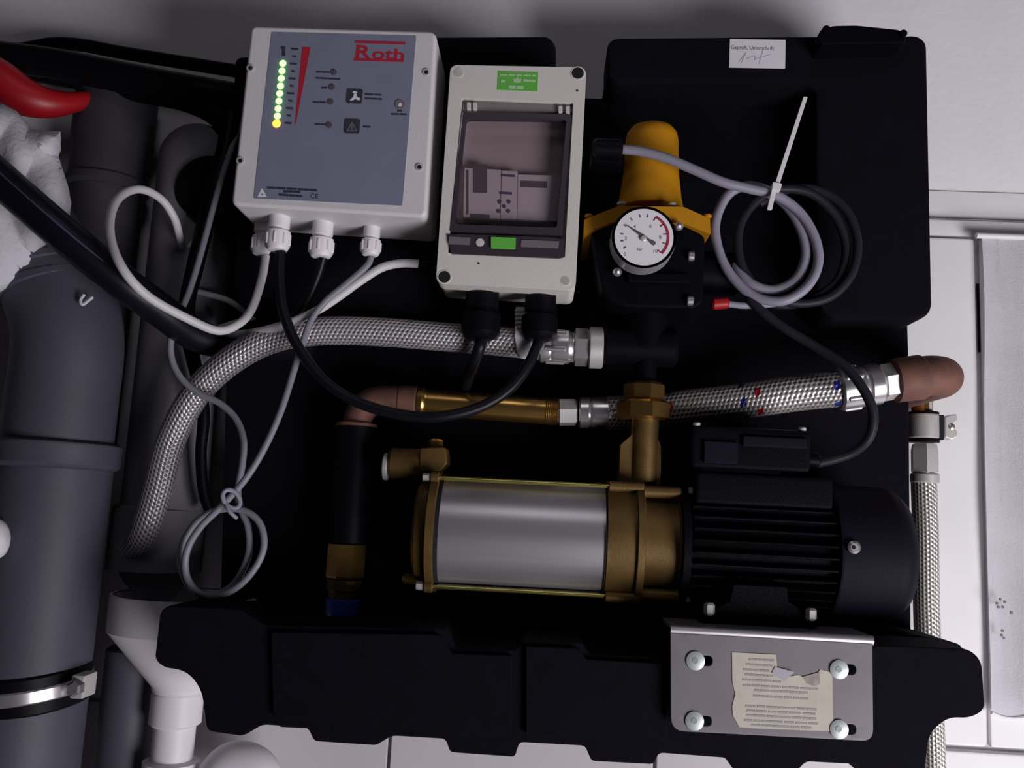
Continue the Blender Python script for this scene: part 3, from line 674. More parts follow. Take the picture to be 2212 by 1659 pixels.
plx = bmesh.new(); d_ = Vector((0, 0.055, 0)); o_ = Vector((0, 0.0, 0.0008))
plate(plx, [[pa+o_, pb+o_, pb+o_+d_, pa+o_+d_]], 0.003, Vector((0, 0, 1))); obj('top_flange', plx, mat('dull_zinc', (0.20, 0.19, 0.21), 0.7, 0.4), br)
for x, y in SL:
    b = bmesh.new(); disc(b, x-6, y+1, YK_, 20, 0.0026, 0.0009, seg=28); bo = obj('bolt_head', b, mat('bolt_zinc', (0.46, 0.50, 0.50), 0.4, 0.4), br)
    b = bmesh.new(); lathe(W(x-6, y+1, YK_-0.0021), (0, -1, 0), [(0, 7*SC(x, y, YK_)), (0.0003, 7*SC(x, y, YK_))], 6, b); obj('hex_socket', b, mat('socket_shade', (0.26, 0.28, 0.28), 0.5, 0.3), bo)
# torn instruction label
tl = thing('torn_label', 'torn yellowed paper label with blurred text lines on the steel bracket', 'label', W(1690, 1575, YK_-0.001))
YL = YK_-0.0006
obj('paper', prism([(1581, 1409), (1676, 1414), (1679, 1440), (1668, 1455), (1700, 1462), (1725, 1458), (1742, 1466), (1765, 1456), (1772, 1446), (1798, 1453), (1800, 1580), (1640, 1574), (1597, 1571), (1583, 1545), (1582, 1525), (1588, 1500), (1582, 1470)], YL, YK_), M_oldpaper, tl)
b = bmesh.new()
for i, (x0_, y0_, x1_, y1_, n_) in enumerate(((1618, 1424, 1674, 1427, 3), (1612, 1435, 1672, 1439, 2), (1606, 1446, 1664, 1450, 2), (1610, 1457, 1672, 1461, 3), (1604, 1468, 1690, 1473, 3), (1606, 1480, 1770, 1489, 6), (1630, 1491, 1748, 1497, 4), (1628, 1503, 1748, 1510, 5),
        (1611, 1525, 1767, 1533, 5), (1614, 1535, 1766, 1543, 4), (1612, 1545, 1766, 1553, 6), (1608, 1556, 1770, 1564, 5), (1624, 1566, 1756, 1573, 5))):
    bars(b, words(x0_, y0_, x1_, y1_, n_+2, .13, seed=30+i), YL, 4.2)
obj('text_lines', b, mat('faded_print', (0.33, 0.30, 0.30), 0.8), tl)
b = bmesh.new()
plate(b, [[W(x, y, YL-.0002) for x, y in ((1733, 1462), (1770, 1452), (1772, 1476), (1760, 1484), (1742, 1476))]], 0.0002)
obj('scuffed_patch', b, M_stain, tl)
b = bmesh.new()
lp = [W(1667, 1454, YL-.0006), W(1674, 1440, YL-.0006), W(1716, 1452, YL-.002), W(1694, 1473, YL-.006)]
plate(b, [lp], 0.0004); lab(obj('curled_flap', b, M_paper, tl), 'white curled back paper flap')

# ============================================================ BRAIDED HOSES AND FITTINGS
def kpx(x, y, Y): return SC(x, y, Y)
def axis_px(p, q): 
    a, b = W(*p), W(*q); return a, (b-a), (b-a).length
def alatheP(p, q, prof, seg=36, start=0.0):
    """lathe along the line p->q; prof in (pixels along, pixel radius)"""
    a, d, L = axis_px(p, q); k = SC(*p); return lathe(a, d, [(t*k, r*k) for t, r in prof], seg, None, start)
hA = thing('braided_hose', 'steel braided hose running left from the nut below the cream enclosure', 'hose', W(1000, 770, -0.165))
YH = -0.168
obj('braid', tube([(1180, 748, YH), (1080, 738, YH), (950, 727, YH), (800, 716, YH), (680, 716, YH), (580, 735, YH), (490, 785, -0.165), (420, 855, -0.155), (370, 950, -0.145), (340, 1060, -0.135), (310, 1150, -0.12), (265, 1215, -0.07)], 62, 22, 10), M_braid, hA)
p_, q_ = (1165, 748, YH), (1310, 752, YH)
fe = obj('ferrule', alatheP(p_, q_, [(0, 31), (4, 35), (20, 36), (26, 33), (32, 36), (62, 37), (68, 33), (74, 33)], 36), M_chrome, hA)
for i in range(6):
    a = 2*PI*i/6+0.3; k = SC(*p_); c = W(1200, 749, YH)+Vector((0, math.cos(a), math.sin(a)))*35*k
    obj('crimp_rib', rlathe(c, (1, 0, 0), -22*k, 22*k, 6*k, 3*k, 10), M_chrome, fe)
obj('swivel_nut', alatheP((1240, 750, YH), q_, [(0, 36), (3, 41), (28, 41), (32, 36)], 6, 0.25), M_chrome, hA, 25)
obj('flat_ring', alatheP((1272, 751, YH), q_, [(0, 40), (2, 45), (28, 45), (30, 42)], 36), M_nickel, hA)

hB = thing('braided_hose', 'steel braided hose with red and blue threads behind the brass union', 'hose', W(1600, 890, -0.16))
YJ = -0.130; YJ2 = -0.165
obj('braid', tube([(1312, 892, YJ), (1400, 889, YJ), (1480, 880, -0.135), (1600, 867, -0.145), (1720, 850, -0.158), (1830, 838, YJ2)], 76, 26, 10), M_braid2, hB)
f1 = obj('ferrule', alatheP((1250, 891, YJ), (1330, 892, YJ), [(0, 30), (3, 34), (20, 35), (24, 31), (30, 35), (70, 36), (76, 34)], 36), M_chrome, hB)
lab(obj('swivel_nut', alatheP((1205, 891, YJ), (1250, 891, YJ), [(0, 25), (4, 30), (36, 30), (42, 25)], 6, 0.4), M_nickel, hB, 25), 'pale hexagonal nut')
p_, q_ = (1808, 842, YJ2), (1930, 824, YJ2)
f2 = obj('ferrule', alatheP(p_, q_, [(0, 42), (4, 46), (52, 45), (58, 40), (64, 45), (88, 45), (94, 38)], 40), M_chrome, hB)
for i in range(6):
    a = 2*PI*i/6+0.1; k = SC(*p_); A_, D_, L_ = axis_px(p_, q_); D_ = D_.normalized(); U_ = Vector((0, 0, 1)); U_ = (U_-D_*U_.dot(D_)).normalized(); V_ = D_.cross(U_)
    obj('crimp_rib', rlathe(A_+D_*28*k+(U_*math.cos(a)+V_*math.sin(a))*44*k, D_, -20*k, 20*k, 6*k, 3*k, 10), M_chrome, f2)
lab(obj('swivel_nut', alatheP((1902, 828, YJ2), (1940, 822, YJ2), [(0, 36), (3, 41), (26, 41), (30, 36)], 6, 0.3), M_nickel, hB, 25), 'pale hexagonal nut')

# copper elbow at the right turning into the wall
el = thing('copper_elbow', 'weathered brown copper elbow at the right edge of the console', 'pipe fitting', W(2000, 860, -0.165))
ks = SC(1980, 815, YJ2)
obj('socket', alatheP((1928, 823, YJ2), (2010, 812, YJ2), [(0, 40), (3, 48), (60, 49), (66, 46), (66, 44)], 36), M_copper, el)
c0 = W(2003, 812, YJ2); path = [W(1975, 816, YJ2)]
for i in range(0, 11):
    a = i/10*PI/2; path.append(c0+Vector((0.0215*math.sin(a), 0.0215*(1-math.cos(a)), 0.0015*math.sin(a))))
path.append(path[-1]+Vector((0, 0.05, 0))); path.append(path[-1]+Vector((0, 0.10, 0)))
obj('bend', sweep(path, 44*ks, 30), M_copper, el, 60)

# vertical hose at the right, with hose clamp and nut
YV = -0.055
vh = thing('braided_hose', 'thin steel braided hose hanging down beside the white window frame', 'hose', W(2000, 1640, YV))
obj('braid', tube([(1995, 1030, YV), (1999, 1150, YV), (2001, 1300, YV), (2006, 1450, YV), (2012, 1600, YV), (2016, 1720, YV)], 54, 22, 8), M_braid3, vh)
vb = W(1998, 1044, YV); kv = SC(1998, 1000, YV)
obj('nut_collar', lathe(vb, (0, 0, 1), [(0, 26*kv), (0.001, 30*kv), (18*kv, 30*kv), (22*kv, 26*kv)], 30), M_nickel, vh)
obj('hex_nut', lathe(vb, (0, 0, 1), [(20*kv, 25*kv), (24*kv, 29*kv), (70*kv, 29*kv), (84*kv, 26*kv)], 6, start=0.3), M_nickel, vh, 25)
cl = thing('hose_clamp', 'bright metal clamp with wing screw below the copper elbow', 'clamp', W(1998, 950, YV))
obj('band', lathe(W(1996, 948, YV), (0, 0, 1), [(0, 32*kv), (0.001, 34*kv), (48*kv, 34*kv), (52*kv, 32*kv)], 36), M_nickel, cl)
obj('rubber_lining', lathe(W(1996, 956, YV), (0, 0, 1), [(0, 29*kv), (0, 31*kv), (66*kv, 31*kv), (66*kv, 29*kv)], 36), M_rubber, cl)
obj('clamp_lug', prism([(2030, 896, 2), (2040, 896, 2), (2040, 950, 2), (2030, 950, 2)], YV-0.014, YV+0.012, 0.001), M_dark, cl)
wg = obj('wing_screw', prism([(2041, 902, 3), (2050, 896, 3), (2068, 894, 5), (2069, 910, 5), (2060, 916, 5), (2060, 926, 5), (2069, 930, 5), (2069, 944, 5), (2056, 950, 3), (2041, 944, 3)], YV-0.008, YV+0.004, 0.002), M_nickel, cl)
b = bmesh.new(); disc(b, 2056, 922, YV-0.008, 7, 0.001, 0.001); obj('screw_tip', b, M_chrome, wg)
obj('stub_pipe', rlathe(W(1992, 890, YV), (0, 0, 1), -0.01, 0.022, 22*kv, 0.002, 24), M_brass2, cl)
obj('elbow_neck', rlathe(W(2000, 900, YV-0.004), (0, 0, 1), 0.0, 0.022, 15*kv, 0.002, 6), M_nickel, cl)

# ============================================================ BRASS PIPE, COPPER ELBOW AND SUCTION LINE
bpz = thing('brass_pipe', 'horizontal brass pipe with threaded ends behind the looping black cable', 'pipe', W(1060, 905, -0.13))
obj('tube', alatheP((900, 868, YJ), (1210, 890, YJ), [(0, 26), (4, 32), (14, 33), (18, 30), (24, 29), (288, 29), (292, 30)], 32), M_brass2, bpz)
b = bmesh.new()
for i in range(7):
    p0 = W(1180+i*4, 887.8+i*.28, YJ); b_ = lathe(p0, W(1210, 890, YJ)-W(900, 868, YJ), [(-0.0009, 29*SC(1190, 889, YJ)), (0, 30.6*SC(1190, 889, YJ)), (0.0009, 29*SC(1190, 889, YJ))], 32, b, cap=False)
obj('thread', b, M_brass2, bpz)
ce = thing('suction_elbow', 'dark copper elbow joining the brass pipe to the black suction pipe', 'pipe fitting', W(780, 920, -0.13))
ke = SC(850, 870, YJ)
obj('collar', alatheP((862, 865, YJ), (905, 868, YJ), [(0, 30), (2, 33), (36, 34), (40, 32)], 32), M_copper, ce)
obj('bend', sweep(catmull([W(866, 865, YJ), W(830, 864, YJ), W(796, 872, YJ), W(776, 896, YJ), W(770, 930, YJ)], 8), 31*ke, 28), M_copper, ce, 60)
sp_ = thing('suction_pipe', 'black rubber sleeved suction pipe with brass fitting and blue cap', 'pipe', W(765, 1330, YJ))
s0 = W(770, 918, YJ); s1 = W(762, 1175, YJ); ds = (s0.z-W(765, 1172, YJ).z)
XS = s0.x
obj('sleeve', lathe(Vector((XS, YJ, s0.z)), (0, 0, -1), [(0, 40*ke), (0.002, 44*ke), (ds, 44*ke), (ds, 40*ke)], 32), M_rubber, sp_)
k2_ = ke
obj('compression_nut', lathe(Vector((XS, YJ, s0.z-ds)), (0, 0, -1), [(0, 34*k2_), (0.002, 42*k2_), (70*k2_, 42*k2_), (74*k2_, 38*k2_)], 8, start=0.25), M_brass2, sp_, 25)
obj('brass_ring', lathe(Vector((XS, YJ, s0.z-ds-76*k2_)), (0, 0, -1), [(0, 34*k2_), (0.001, 38*k2_), (22*k2_, 37*k2_), (26*k2_, 33*k2_), (40*k2_, 31*k2_)], 32), M_brass, sp_)
obj('blue_cap', lathe(Vector((XS, YJ, s0.z-ds-116*k2_)), (0, 0, -1), [(0, 34*k2_), (0.001, 37*k2_), (30*k2_, 36*k2_), (36*k2_, 32*k2_)], 32), M_blue, sp_)
obj('sleeve_ring', lathe(Vector((XS, YJ, s0.z+0.002)), (0, 0, -1), [(0, 38*ke), (0.001, 45*ke), (0.004, 45*ke), (0.005, 38*ke)], 32), M_copper, sp_)

# ============================================================ CABLES
def cable(name, pts, dia, m, label, cat='cable', n=8, seg=12, group=None):
    return solo(name, tube(pts, dia, seg, n), m, label, cat, group, 60)
Y1 = -0.20
cable('power_cable', [(574, 552, -0.172), (566, 600, -0.175), (545, 665, -0.18), (515, 700, -0.20), (470, 714, -0.215), (405, 688, -0.235), (320, 640, -0.265), (265, 580, -0.280), (238, 510, -0.265), (244, 448, -0.235), (272, 416, -0.205), (310, 410, -0.18), (350, 432, -0.155), (376, 470, -0.14), (388, 510, -0.12), (396, 540, -0.095), (398, 570, -0.05)], 20, M_wcable, 'thick white cable looping out from the control box over the grey pipes')
cable('pump_cable', [(606, 540, -0.20), (604, 600, -0.205), (612, 670, -0.21), (640, 742, -0.215), (700, 822, -0.215), (780, 872, -0.215), (880, 898, -0.215), (960, 899, -0.215), (1040, 878, -0.21), (1100, 840, -0.205), (1140, 790, -0.2), (1165, 735, -0.195)], 24, M_bcable, 'black cable hanging in a wide loop between the two control boxes')
cable('tank_cable', [(698, 556, -0.19), (688, 590, -0.185), (668, 640, -0.178), (640, 680, -0.175), (600, 722, -0.17), (560, 760, -0.16), (520, 785, -0.14), (470, 800, -0.10)], 20, M_bcable, 'thin black cable dropping from the middle white gland')
cable('earth_cable', [(1040, 735, -0.195), (1034, 755, -0.195), (1022, 790, -0.18), (1010, 820, -0.15), (1000, 850, -0.11)], 26, M_bcable, 'short black cable leaving the left gland of the cream enclosure')
# grey sensor cable with its bundled coil
cable('sensor_cable', [(803, 552, -0.185), (792, 575, -0.187), (750, 612, -0.19), (704, 650, -0.193), (672, 692, -0.195), (652, 745, -0.2), (632, 810, -0.205), (606, 890, -0.21), (570, 970, -0.213), (530, 1035, -0.215), (480, 1092, -0.215), (432, 1140, -0.215), (404, 1190, -0.213), (402, 1240, -0.211), (424, 1276, -0.21), (462, 1288, -0.21), (510, 1270, -0.21), (550, 1228, -0.21), (570, 1180, -0.209), (562, 1132, -0.207), (530, 1104, -0.205), (480, 1100, -0.202), (430, 1122, -0.2), (396, 1170, -0.2), (390, 1220, -0.202), (410, 1266, -0.204), (452, 1288, -0.205), (505, 1262, -0.203), (536, 1200, -0.2), (536, 1140, -0.198), (520, 1100, -0.196), (514, 1060, -0.19), (524, 1000, -0.185), (526, 950, -0.182), (510, 905, -0.18), (476, 872, -0.18), (430, 850, -0.18), (390, 815, -0.18), (370, 770, -0.18), (372, 720, -0.18), (392, 670, -0.175), (412, 620, -0.165), (436, 540, -0.15), (460, 450, -0.14), (480, 380, -0.135), (500, 320, -0.12), (520, 260, -0.10)], 15, M_gcable, 'thin grey cable tied into a small coil in front of the white funnel', n=7)
bmx = bmesh.new()
for ph in (0.0,):
    pts = [W(500+18*math.cos(a)+6*math.sin(a), 1078+20*math.sin(a), -0.222+0.014*math.sin(a+0.6)) for a in [2*PI*i/20 for i in range(21)]]
    sweep(pts, 0.0022, 8, bmx)
sweep(catmull([W(488, 1088, -0.225), W(496, 1105, -0.226), W(512, 1120, -0.222)], 6), 0.0020, 8, bmx)
solo('wire_tie', bmx, M_gcable2, 'pale wire tie binding the grey cable coil', 'cable tie', angle=60)
# white hose-like conduit ending in a black sleeve
cd_ = thing('white_conduit', 'white cable conduit curving up to a black sleeve left of the cream enclosure', 'conduit', W(700, 690, -0.18))
obj('conduit', tube([(906, 570, -0.178), (868, 569, -0.18), (826, 578, -0.183), (780, 606, -0.186), (730, 642, -0.188), (690, 668, -0.188), (640, 692, -0.186), (580, 712, -0.18), (520, 722, -0.16), (450, 722, -0.13), (418, 724, -0.11)], 19, 14, 8), M_wcable, cd_)
obj('sleeve', tube([(904, 570, -0.178), (930, 573, -0.175), (970, 585, -0.168), (1010, 600, -0.16)], 23, 14, 6), M_rubber, cd_)
cable('bell_wire', [(424, 520, -0.10), (398, 542, -0.10), (380, 572, -0.10), (384, 600, -0.10), (408, 622, -0.10), (440, 633, -0.10), (490, 648, -0.105), (530, 672, -0.11), (548, 684, -0.115), (500, 700, -0.13), (450, 716, -0.125)], 13, M_wcable, 'thin white wire curling behind the black hose')
# controller cable: grey coil with tie
cc = thing('controller_cable', 'violet grey cable coiled beside the yellow cap of the pressure controller', 'cable', W(1650, 655, -0.19))
obj('cable', tube([(1338, 322, -0.206), (1385, 327, -0.208), (1440, 342, -0.21), (1500, 367, -0.21), (1560, 393, -0.209), (1620, 408, -0.206), (1680, 424, -0.203), (1730, 462, -0.20), (1762, 520, -0.20), (1766, 575, -0.2), (1740, 622, -0.2), (1690, 650, -0.198), (1630, 640, -0.192), (1580, 596, -0.188), (1552, 540, -0.186), (1546, 480, -0.186), (1570, 424, -0.187), (1610, 402, -0.188), (1654, 410, -0.19), (1700, 446, -0.192), (1732, 500, -0.194), (1740, 556, -0.194), (1718, 604, -0.192), (1672, 626, -0.19), (1624, 614, -0.188), (1590, 580, -0.18), (1576, 560, -0.165), (1560, 550, -0.15)], 21, 14, 7), M_gcable2, cc, 60)
bmx = tube([(1562, 655, -0.186), (1610, 660, -0.186), (1670, 656, -0.184), (1720, 640, -0.182)], 15, 12, 6); lab(obj('cable_tail', bmx, M_gcable2, cc), 'pale end of the cable')
bmx = rlathe(W(1574, 654, -0.186), W(1536, 657, -0.186)-W(1574, 654, -0.186), 0, 0.017, 13*SC(1550, 655, -.186), 0.002, 14); lab(obj('red_plug', bmx, M_red, cc), 'red plug on the cable end')
cable('motor_cable', [(1600, 430, -0.178), (1560, 470, -0.178), (1585, 560, -0.178)][:0] + [(1640, 440, -0.172), (1700, 410, -0.175), (1770, 412, -0.178), (1826, 452, -0.18), (1852, 520, -0.18), (1840, 590, -0.18), (1795, 640, -0.18), (1730, 655, -0.182), (1660, 640, -0.184), (1610, 590, -0.184), (1594, 530, -0.184), (1604, 474, -0.184), (1640, 430, -0.183), (1690, 408, -0.182), (1756, 420, -0.18), (1806, 470, -0.176), (1828, 540, -0.174), (1806, 610, -0.174), (1744, 650, -0.176), (1680, 658, -0.18), (1620, 640, -0.188), (1640, 668, -0.192), (1690, 706, -0.195), (1760, 748, -0.2), (1826, 792, -0.21), (1868, 846, -0.215), (1886, 896, -0.215), (1876, 946, -0.21), (1836, 980, -0.2), (1776, 998, -0.196), (1752, 1000, -0.195)], 20, mat('charcoal_cable_sheath', (0.016, 0.0145, 0.022), 0.5, spec=0.2), 'charcoal cable coiled on the console and running down to the motor', n=8)
# white cable tie with its long tail
zt_ = thing('zip_tie', 'white zip tie with long straight tail bundling the coiled cables', 'cable tie', W(1665, 452, -0.21))
obj('tail', prism([(1736, 208, 2), (1745, 209, 2), (1684, 398, 0), (1674, 396, 0)], -0.212, -0.2105, 0.0004), M_white, zt_)
obj('head', prism([(1670, 392, 3), (1690, 396, 3), (1686, 412, 3), (1667, 408, 3)], -0.215, -0.207, 0.001), M_white, zt_)
obj('strap', prism([(1668, 406, 0), (1678, 408, 0), (1668, 453, 3), (1657, 452, 3)], -0.2125, -0.210, 0.0005), M_white, zt_)

# ============================================================ DRAIN PIPES AT THE LEFT
YL1 = -0.160
kp = SC(130, 1000, YL1)
dp = thing('drain_pipe', 'thick grey vertical drain pipe at the left edge with socket collar', 'pipe', W(90, 1650, YL1))
px_ = W(143, 800, YL1).x; zt_1 = W(143, 690, YL1).z
def vz(y): return W(130, y, YL1).z
zb_ = vz(1700)
obj('straight_pipe', lathe(Vector((px_, YL1, vz(1008))), (0, 0, -1), [(0, 118*kp), (vz(1008)-zb_, 118*kp)], 56), M_pvc, dp)
obj('socket_collar', lathe(Vector((px_, YL1, vz(955))), (0, 0, -1), [(0, 122*kp), (0.002, 130*kp), (10*kp, 132*kp), (24*kp, 130*kp), (48*kp, 131*kp), (55*kp, 126*kp), (58*kp, 118*kp)], 56), M_pvc, dp)
cpath = [Vector((px_, YL1, vz(965))), Vector((px_, YL1, vz(860))), Vector((px_, YL1, vz(760)))]
cpath += [Vector((px_-0.006, YL1, vz(690))), Vector((px_-0.022, YL1, vz(620))), Vector((px_-0.05, YL1, vz(540))), Vector((px_-0.09, YL1+0.005, vz(450))), Vector((px_-0.14, YL1+0.01, vz(350)))]
obj('pipe_bend', sweep(catmull(cpath, 6), 113*kp, 48), M_pvc, dp, 60)
for (x, y, r) in ((86, 626, 118), (68, 590, 119)):
    a = Vector((px_-0.024 - (626-y)*0.00022, YL1, vz(y-2))); d = Vector((-0.36, 0, 0.93))
    obj('bend_collar', lathe(a, d, [(-0.005, (r-5)*kp), (-0.003, r*kp), (0.003, r*kp), (0.005, (r-5)*kp)], 48), M_pvc, dp)
b = bmesh.new(); sweep(catmull([W(182, 636, YL1-0.0455), W(174, 648, YL1-0.047), W(178, 658, YL1-0.0465), W(190, 650, YL1-0.0435), W(200, 642, YL1-0.041)], 5), 0.0016, 8, b); lab(obj('moulded_mark', b, M_wcable, dp), 'pale hook shaped mark')
# clamp around the pipe
pcl = thing('pipe_clamp', 'shiny metal pipe clamp with rubber lining around the thick grey pipe', 'clamp', W(110, 1530, YL1))
def ringpts(zc, r, tilt=0.0, n=40): return [Vector((px_+math.cos(2*PI*i/n)*r, YL1+math.sin(2*PI*i/n)*r, zc)) for i in range(n)]
zc_ = W(110, 1512, YL1-0.06).z
TA = (-0.10, -0.10, 1)
obj('rubber_lining', lathe(Vector((px_, YL1, zc_)), TA, [(-0.018, 119*kp), (-0.016, 123*kp), (0.016, 123*kp), (0.018, 119*kp)], 56), M_rubber, pcl)
obj('band', lathe(Vector((px_, YL1, zc_)), TA, [(-0.0065, 123*kp), (-0.005, 126*kp), (0.005, 126*kp), (0.0065, 123*kp)], 56), M_chrome, pcl)
lug = obj('clamp_lug', wbox(px_+122*kp, px_+150*kp, YL1-0.030, YL1-0.004, zc_-0.005, zc_+0.017, 0.002), M_nickel, pcl)
obj('clamp_bolt', rlathe(Vector((px_+138*kp, YL1-0.030, zc_+0.006)), (0, -1, 0), -0.002, 0.010, 16*kp, 0.002, 6), M_zinc, lug)
# narrower dark pipe behind with socket and sticker
YL2 = -0.046; k2p = SC(250, 300, YL2)
p2 = thing('drain_pipe', 'dark grey drain pipe standing behind the white fleece with a small sticker', 'pipe', W(200, 900, YL2))
x2 = W(250, 250, YL2).x; z2 = W(250, 195, YL2).z
obj('pipe', lathe(Vector((x2, YL2, W(250, 182, YL2).z)), (0, 0, -1), [(0, 74*k2p), (0.75, 74*k2p)], 40), M_pvc2, p2)
obj('socket', lathe(Vector((x2, YL2, W(246, 196, YL2).z)), (0, 0, -1), [(0, 76*k2p), (0.003, 83*k2p), (0.070, 83*k2p), (0.074, 79*k2p), (0.115, 79*k2p), (0.118, 84*k2p), (0.126, 84*k2p), (0.130, 76*k2p)], 40), M_pvc2, p2)
st = obj('sticker', prism(quad((188, 228), (246, 230), (243, 264), (184, 262), 2), YL2-0.0415, YL2-0.040), mat('dull_sticker', (0.42, 0.39, 0.42), 0.8), p2)
obj('sticker_print', bars(bmesh.new(), [(200, 240, 232, 241), (196, 250, 226, 251)], YL2-0.0415, 6), M_printg, st)
# grey branch pipe with black rubber plug
YL3 = -0.06; k3 = SC(410, 500, YL3)
p3 = thing('drain_pipe', 'grey drain pipe with domed top and black rubber plug left of the control box', 'pipe', W(360, 1290, YL3))
x3 = W(418, 480, YL3).x; zt3 = W(400, 352, YL3).z
prof = [(-84*k3*math.sin(a), 84*k3*math.cos(a)) for a in [PI/2*(1-i/8) for i in range(9)]]
obj('riser', lathe(Vector((x3, YL3, zt3)), (0, 0, -1), prof+[(zt3-W(390, 1110, YL3).z, 84*k3)], 44), M_pvc3, p3)
obj('rubber_plug', lathe(W(452, 408, YL3-0.042), (0, -1, 0), [(-0.03, 66*k3), (0.0, 68*k3), (0.006, 68*k3), (0.010, 60*k3), (0.010, 0)], 40), M_rubber, p3)
zs3 = W(390, 1095, YL3).z
obj('pipe_socket', lathe(Vector((x3-0.004, YL3, zs3)), (0, 0, -1), [(0, 84*k3), (0.004, 92*k3), (0.03, 93*k3), (0.070, 93*k3)], 44), M_pvc3, p3)
obj('side_branch', sweep([Vector((x3-0.004, YL3, W(390, 1160, YL3).z)), W(345, 1215, YL3), W(318, 1240, YL3+0.005)], 74*k3, 36), M_pvc3, p3)
# grey pipe low behind the clamp
b = lathe(Vector((W(278, 1550, -0.06).x, -0.06, W(278, 1395, -0.06).z)), (0, 0, -1), [(0, 50*k3), (0.003, 56*k3), (0.25, 56*k3)], 36)
solo('drain_pipe', b, M_pvc, 'short grey pipe behind the clamp, left of the white funnel neck', 'pipe')

# ------------------------------------------------------------ white funnel trap
YN = -0.085; kf = SC(385, 1400, YN)
fn = thing('funnel_trap', 'white plastic drain funnel half hidden behind the tray of the console', 'funnel', W(385, 1650, YN))
zf = W(385, 1283, YN).z; xf = W(384, 1500, YN).x
def fz(y): return zf-W(385, y, YN).z
R1 = 156*kf
obj('funnel', lathe(Vector((xf, YN, zf)), (0, 0, -1), [(0, R1-0.003), (0, R1), (fz(1360), R1), (fz(1480), 56*kf), (fz(1490), 54*kf), (fz(1490), 50*kf), (fz(1478), 50*kf), (fz(1358), R1-0.003), (0.001, R1-0.003)], 56, cap=False), M_funnel, fn)
obj('neck_collar', lathe(Vector((xf, YN, W(385, 1488, YN).z)), (0, 0, -1), [(0, 50*kf), (0.001, 54*kf), (0.0025, 52*kf), (0.005, 54*kf), (0.034, 54*kf), (0.037, 46*kf)], 40), M_funnel, fn)
obj('neck_pipe', lathe(Vector((xf, YN, W(385, 1555, YN).z)), (0, 0, -1), [(0, 44*kf), (0.08, 44*kf)], 40), M_funnel, fn)
obj('pipe_socket', lathe(Vector((xf, YN, W(385, 1640, YN).z)), (0, 0, -1), [(0, 46*kf), (0.002, 58*kf), (0.06, 58*kf)], 40), M_funnel, fn)
tp = thing('trap_bend', 'rounded white plastic trap bend under the tray beside the funnel neck', 'pipe', W(515, 1700, YN))
obj('bend', sweep(catmull([W(470, 1760, YN), W(468, 1700, YN), W(490, 1660, YN), W(520, 1652, YN), W(552, 1668, YN), W(566, 1710, YN), W(566, 1770, YN)], 6), 48*kf, 30), M_funnel, tp, 60)
obj('bend_collar', lathe(W(566, 1690, YN), (0, 0, -1), [(0, 48*kf), (0.002, 55*kf), (0.03, 55*kf)], 30), M_funnel, tp)

# ------------------------------------------------------------ black lagged pipes and hoses
def hose(name, pts, dia, m, label, cat='pipe', n=8, seg=20): return solo(name, tube(pts, dia, seg, n), m, label, cat, None, 60)
lg_ = thing('lagged_pipe', 'thick black lagged pipe crossing the white fleece diagonally down to the right', 'pipe', W(250, 600, -0.2))
obj('lagging', tube([(-90, 306, -0.268), (0, 386, -0.268), (130, 500, -0.262), (260, 606, -0.235), (350, 672, -0.20), (420, 722, -0.165), (500, 745, -0.135), (600, 748, -0.125), (680, 750, -0.12)], 74, 28, 8), mat('black_foam_lagging', (0.005, 0.0045, 0.010), 0.38, spec=0.2), lg_, 60)
obj('sheen_line', tube([(-88, 294, -0.283), (0, 374, -0.283), (130, 488, -0.277), (250, 586, -0.252), (340, 655, -0.22)], 5, 8, 8), mat('lagging_sheen', (0.05, 0.055, 0.10), 0.3), lg_, 60)  # thin bluish line painting the glossy highlight along the lagging
hose('wall_cable', [(-60, 110, -0.05), (0, 112, -0.05), (60, 104, -0.05), (120, 94, -0.05), (180, 98, -0.05), (260, 113, -0.05), (400, 136, -0.05), (540, 158, -0.05), (640, 172, -0.045)], 28, M_rubber, 'black cable running along the wall above the lagged pipes')
hose('lagged_pipe', [(-70, 112, -0.10), (0, 122, -0.10), (120, 138, -0.10), (230, 160, -0.10), (340, 182, -0.095), (440, 200, -0.09), (560, 222, -0.06), (640, 236, -0.05)], 66, M_rubber, 'thick black lagged pipe below the wall cable, running behind the control box')
hose('lagged_pipe', [(60, 150, -0.08), (180, 170, -0.08), (300, 196, -0.08), (400, 216, -0.08), (470, 250, -0.08), (502, 300, -0.08), (520, 370, -0.075)], 50, M_rubber, 'black lagged pipe bending down beside the grey domed pipe')
hose('drop_hose', [(500, 250, -0.11), (486, 330, -0.115), (462, 410, -0.12), (440, 500, -0.125), (418, 590, -0.13), (404, 660, -0.13), (410, 740, -0.13), (430, 830, -0.12), (440, 900, -0.115), (434, 980, -0.11), (440, 1060, -0.105), (456, 1110, -0.10)], [40, 40, 40, 38, 36, 34, 32, 28, 26, 24, 24, 24], M_rubber, 'slim black hose hanging between the grey pipe and the control box', 'hose')
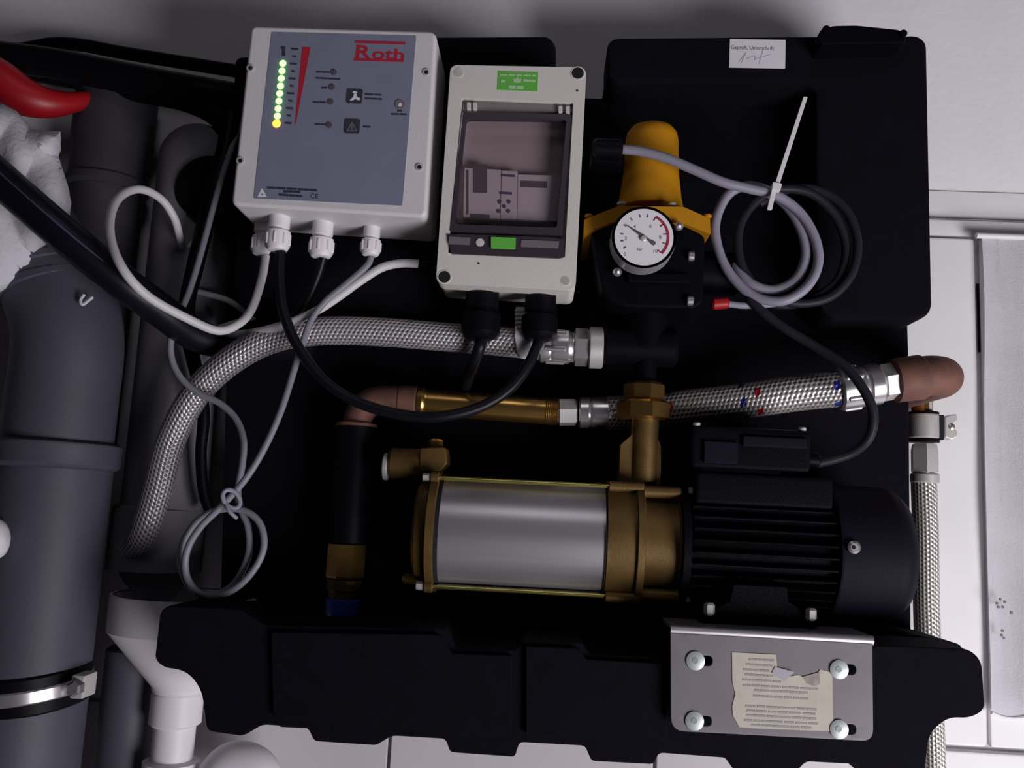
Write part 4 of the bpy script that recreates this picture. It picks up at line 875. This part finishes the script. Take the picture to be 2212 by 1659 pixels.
rp = hose('red_hose', [(-110, 130, -0.13), (-50, 152, -0.13), (0, 180, -0.13), (50, 208, -0.125), (100, 222, -0.115), (150, 222, -0.10), (190, 214, -0.085)], [90, 98, 100, 84, 66, 46, 34], M_red, 'red plastic hose end above the white fleece at the left edge', 'hose')
# white fleece wrapped about the pipes
def fleece():
    Y0 = -0.232
    out = [(-60, 225), (0, 236), (28, 250), (46, 270), (60, 291), (118, 296), (117, 322), (112, 336), (122, 368), (134, 405), (140, 438), (136, 466), (118, 488), (104, 508), (88, 528), (70, 548), (64, 566), (40, 584), (22, 602), (0, 618), (-60, 640)]
    sub = bmesh.new(); vs = [sub.verts.new(Vector((x, y, 0))) for x, y in out]; es = [sub.edges.new((vs[i-1], vs[i])) for i in range(len(vs))]
    bmesh.ops.triangle_fill(sub, edges=es, use_beauty=True)
    for _ in range(4):
        bmesh.ops.subdivide_edges(sub, edges=[e for e in sub.edges if e.calc_length() > 14], cuts=1)
        bmesh.ops.triangulate(sub, faces=sub.faces[:])
    from mathutils import noise
    bound = [(Vector((*out[i-1], 0)), Vector((*out[i], 0))) for i in range(len(out))]
    def dist(p):
        m = 1e9
        for a, b in bound:
            ab = b-a; t = max(0, min(1, (p-a).dot(ab)/ab.length_squared)); m = min(m, (p-a-ab*t).length)
        return m
    for v in sub.verts:
        p = v.co.copy(); d = min(dist(p)/55.0, 1.0); f = noise.noise(p*0.010)*0.008 + math.sin((p.x*0.9+p.y*0.32)*0.075+noise.noise(p*0.012)*3)*0.0045*d
        v.co = W(p.x, p.y, Y0 + 0.028*(1-math.sqrt(max(0, 1-(1-d)**2))) + f + 0.004)
    bmesh.ops.recalc_face_normals(sub, faces=sub.faces[:])
    bmesh.ops.solidify(sub, geom=sub.faces[:], thickness=0.006)
    return solo('fleece_wrap', sub, M_cloth, 'crumpled white fleece wrapped around the pipes at the left edge', 'cloth', None, 60)
fleece()
b = lathe(W(-14, 1165, -0.235), (1, 0, 0.1), [(-0.05, 0.020), (0.0, 0.020), (0.006, 0.017), (0.010, 0.010), (0.011, 0)], 28)
solo('white_pipe_end', b, M_white, 'rounded white plastic pipe end poking in at the left edge', 'pipe')
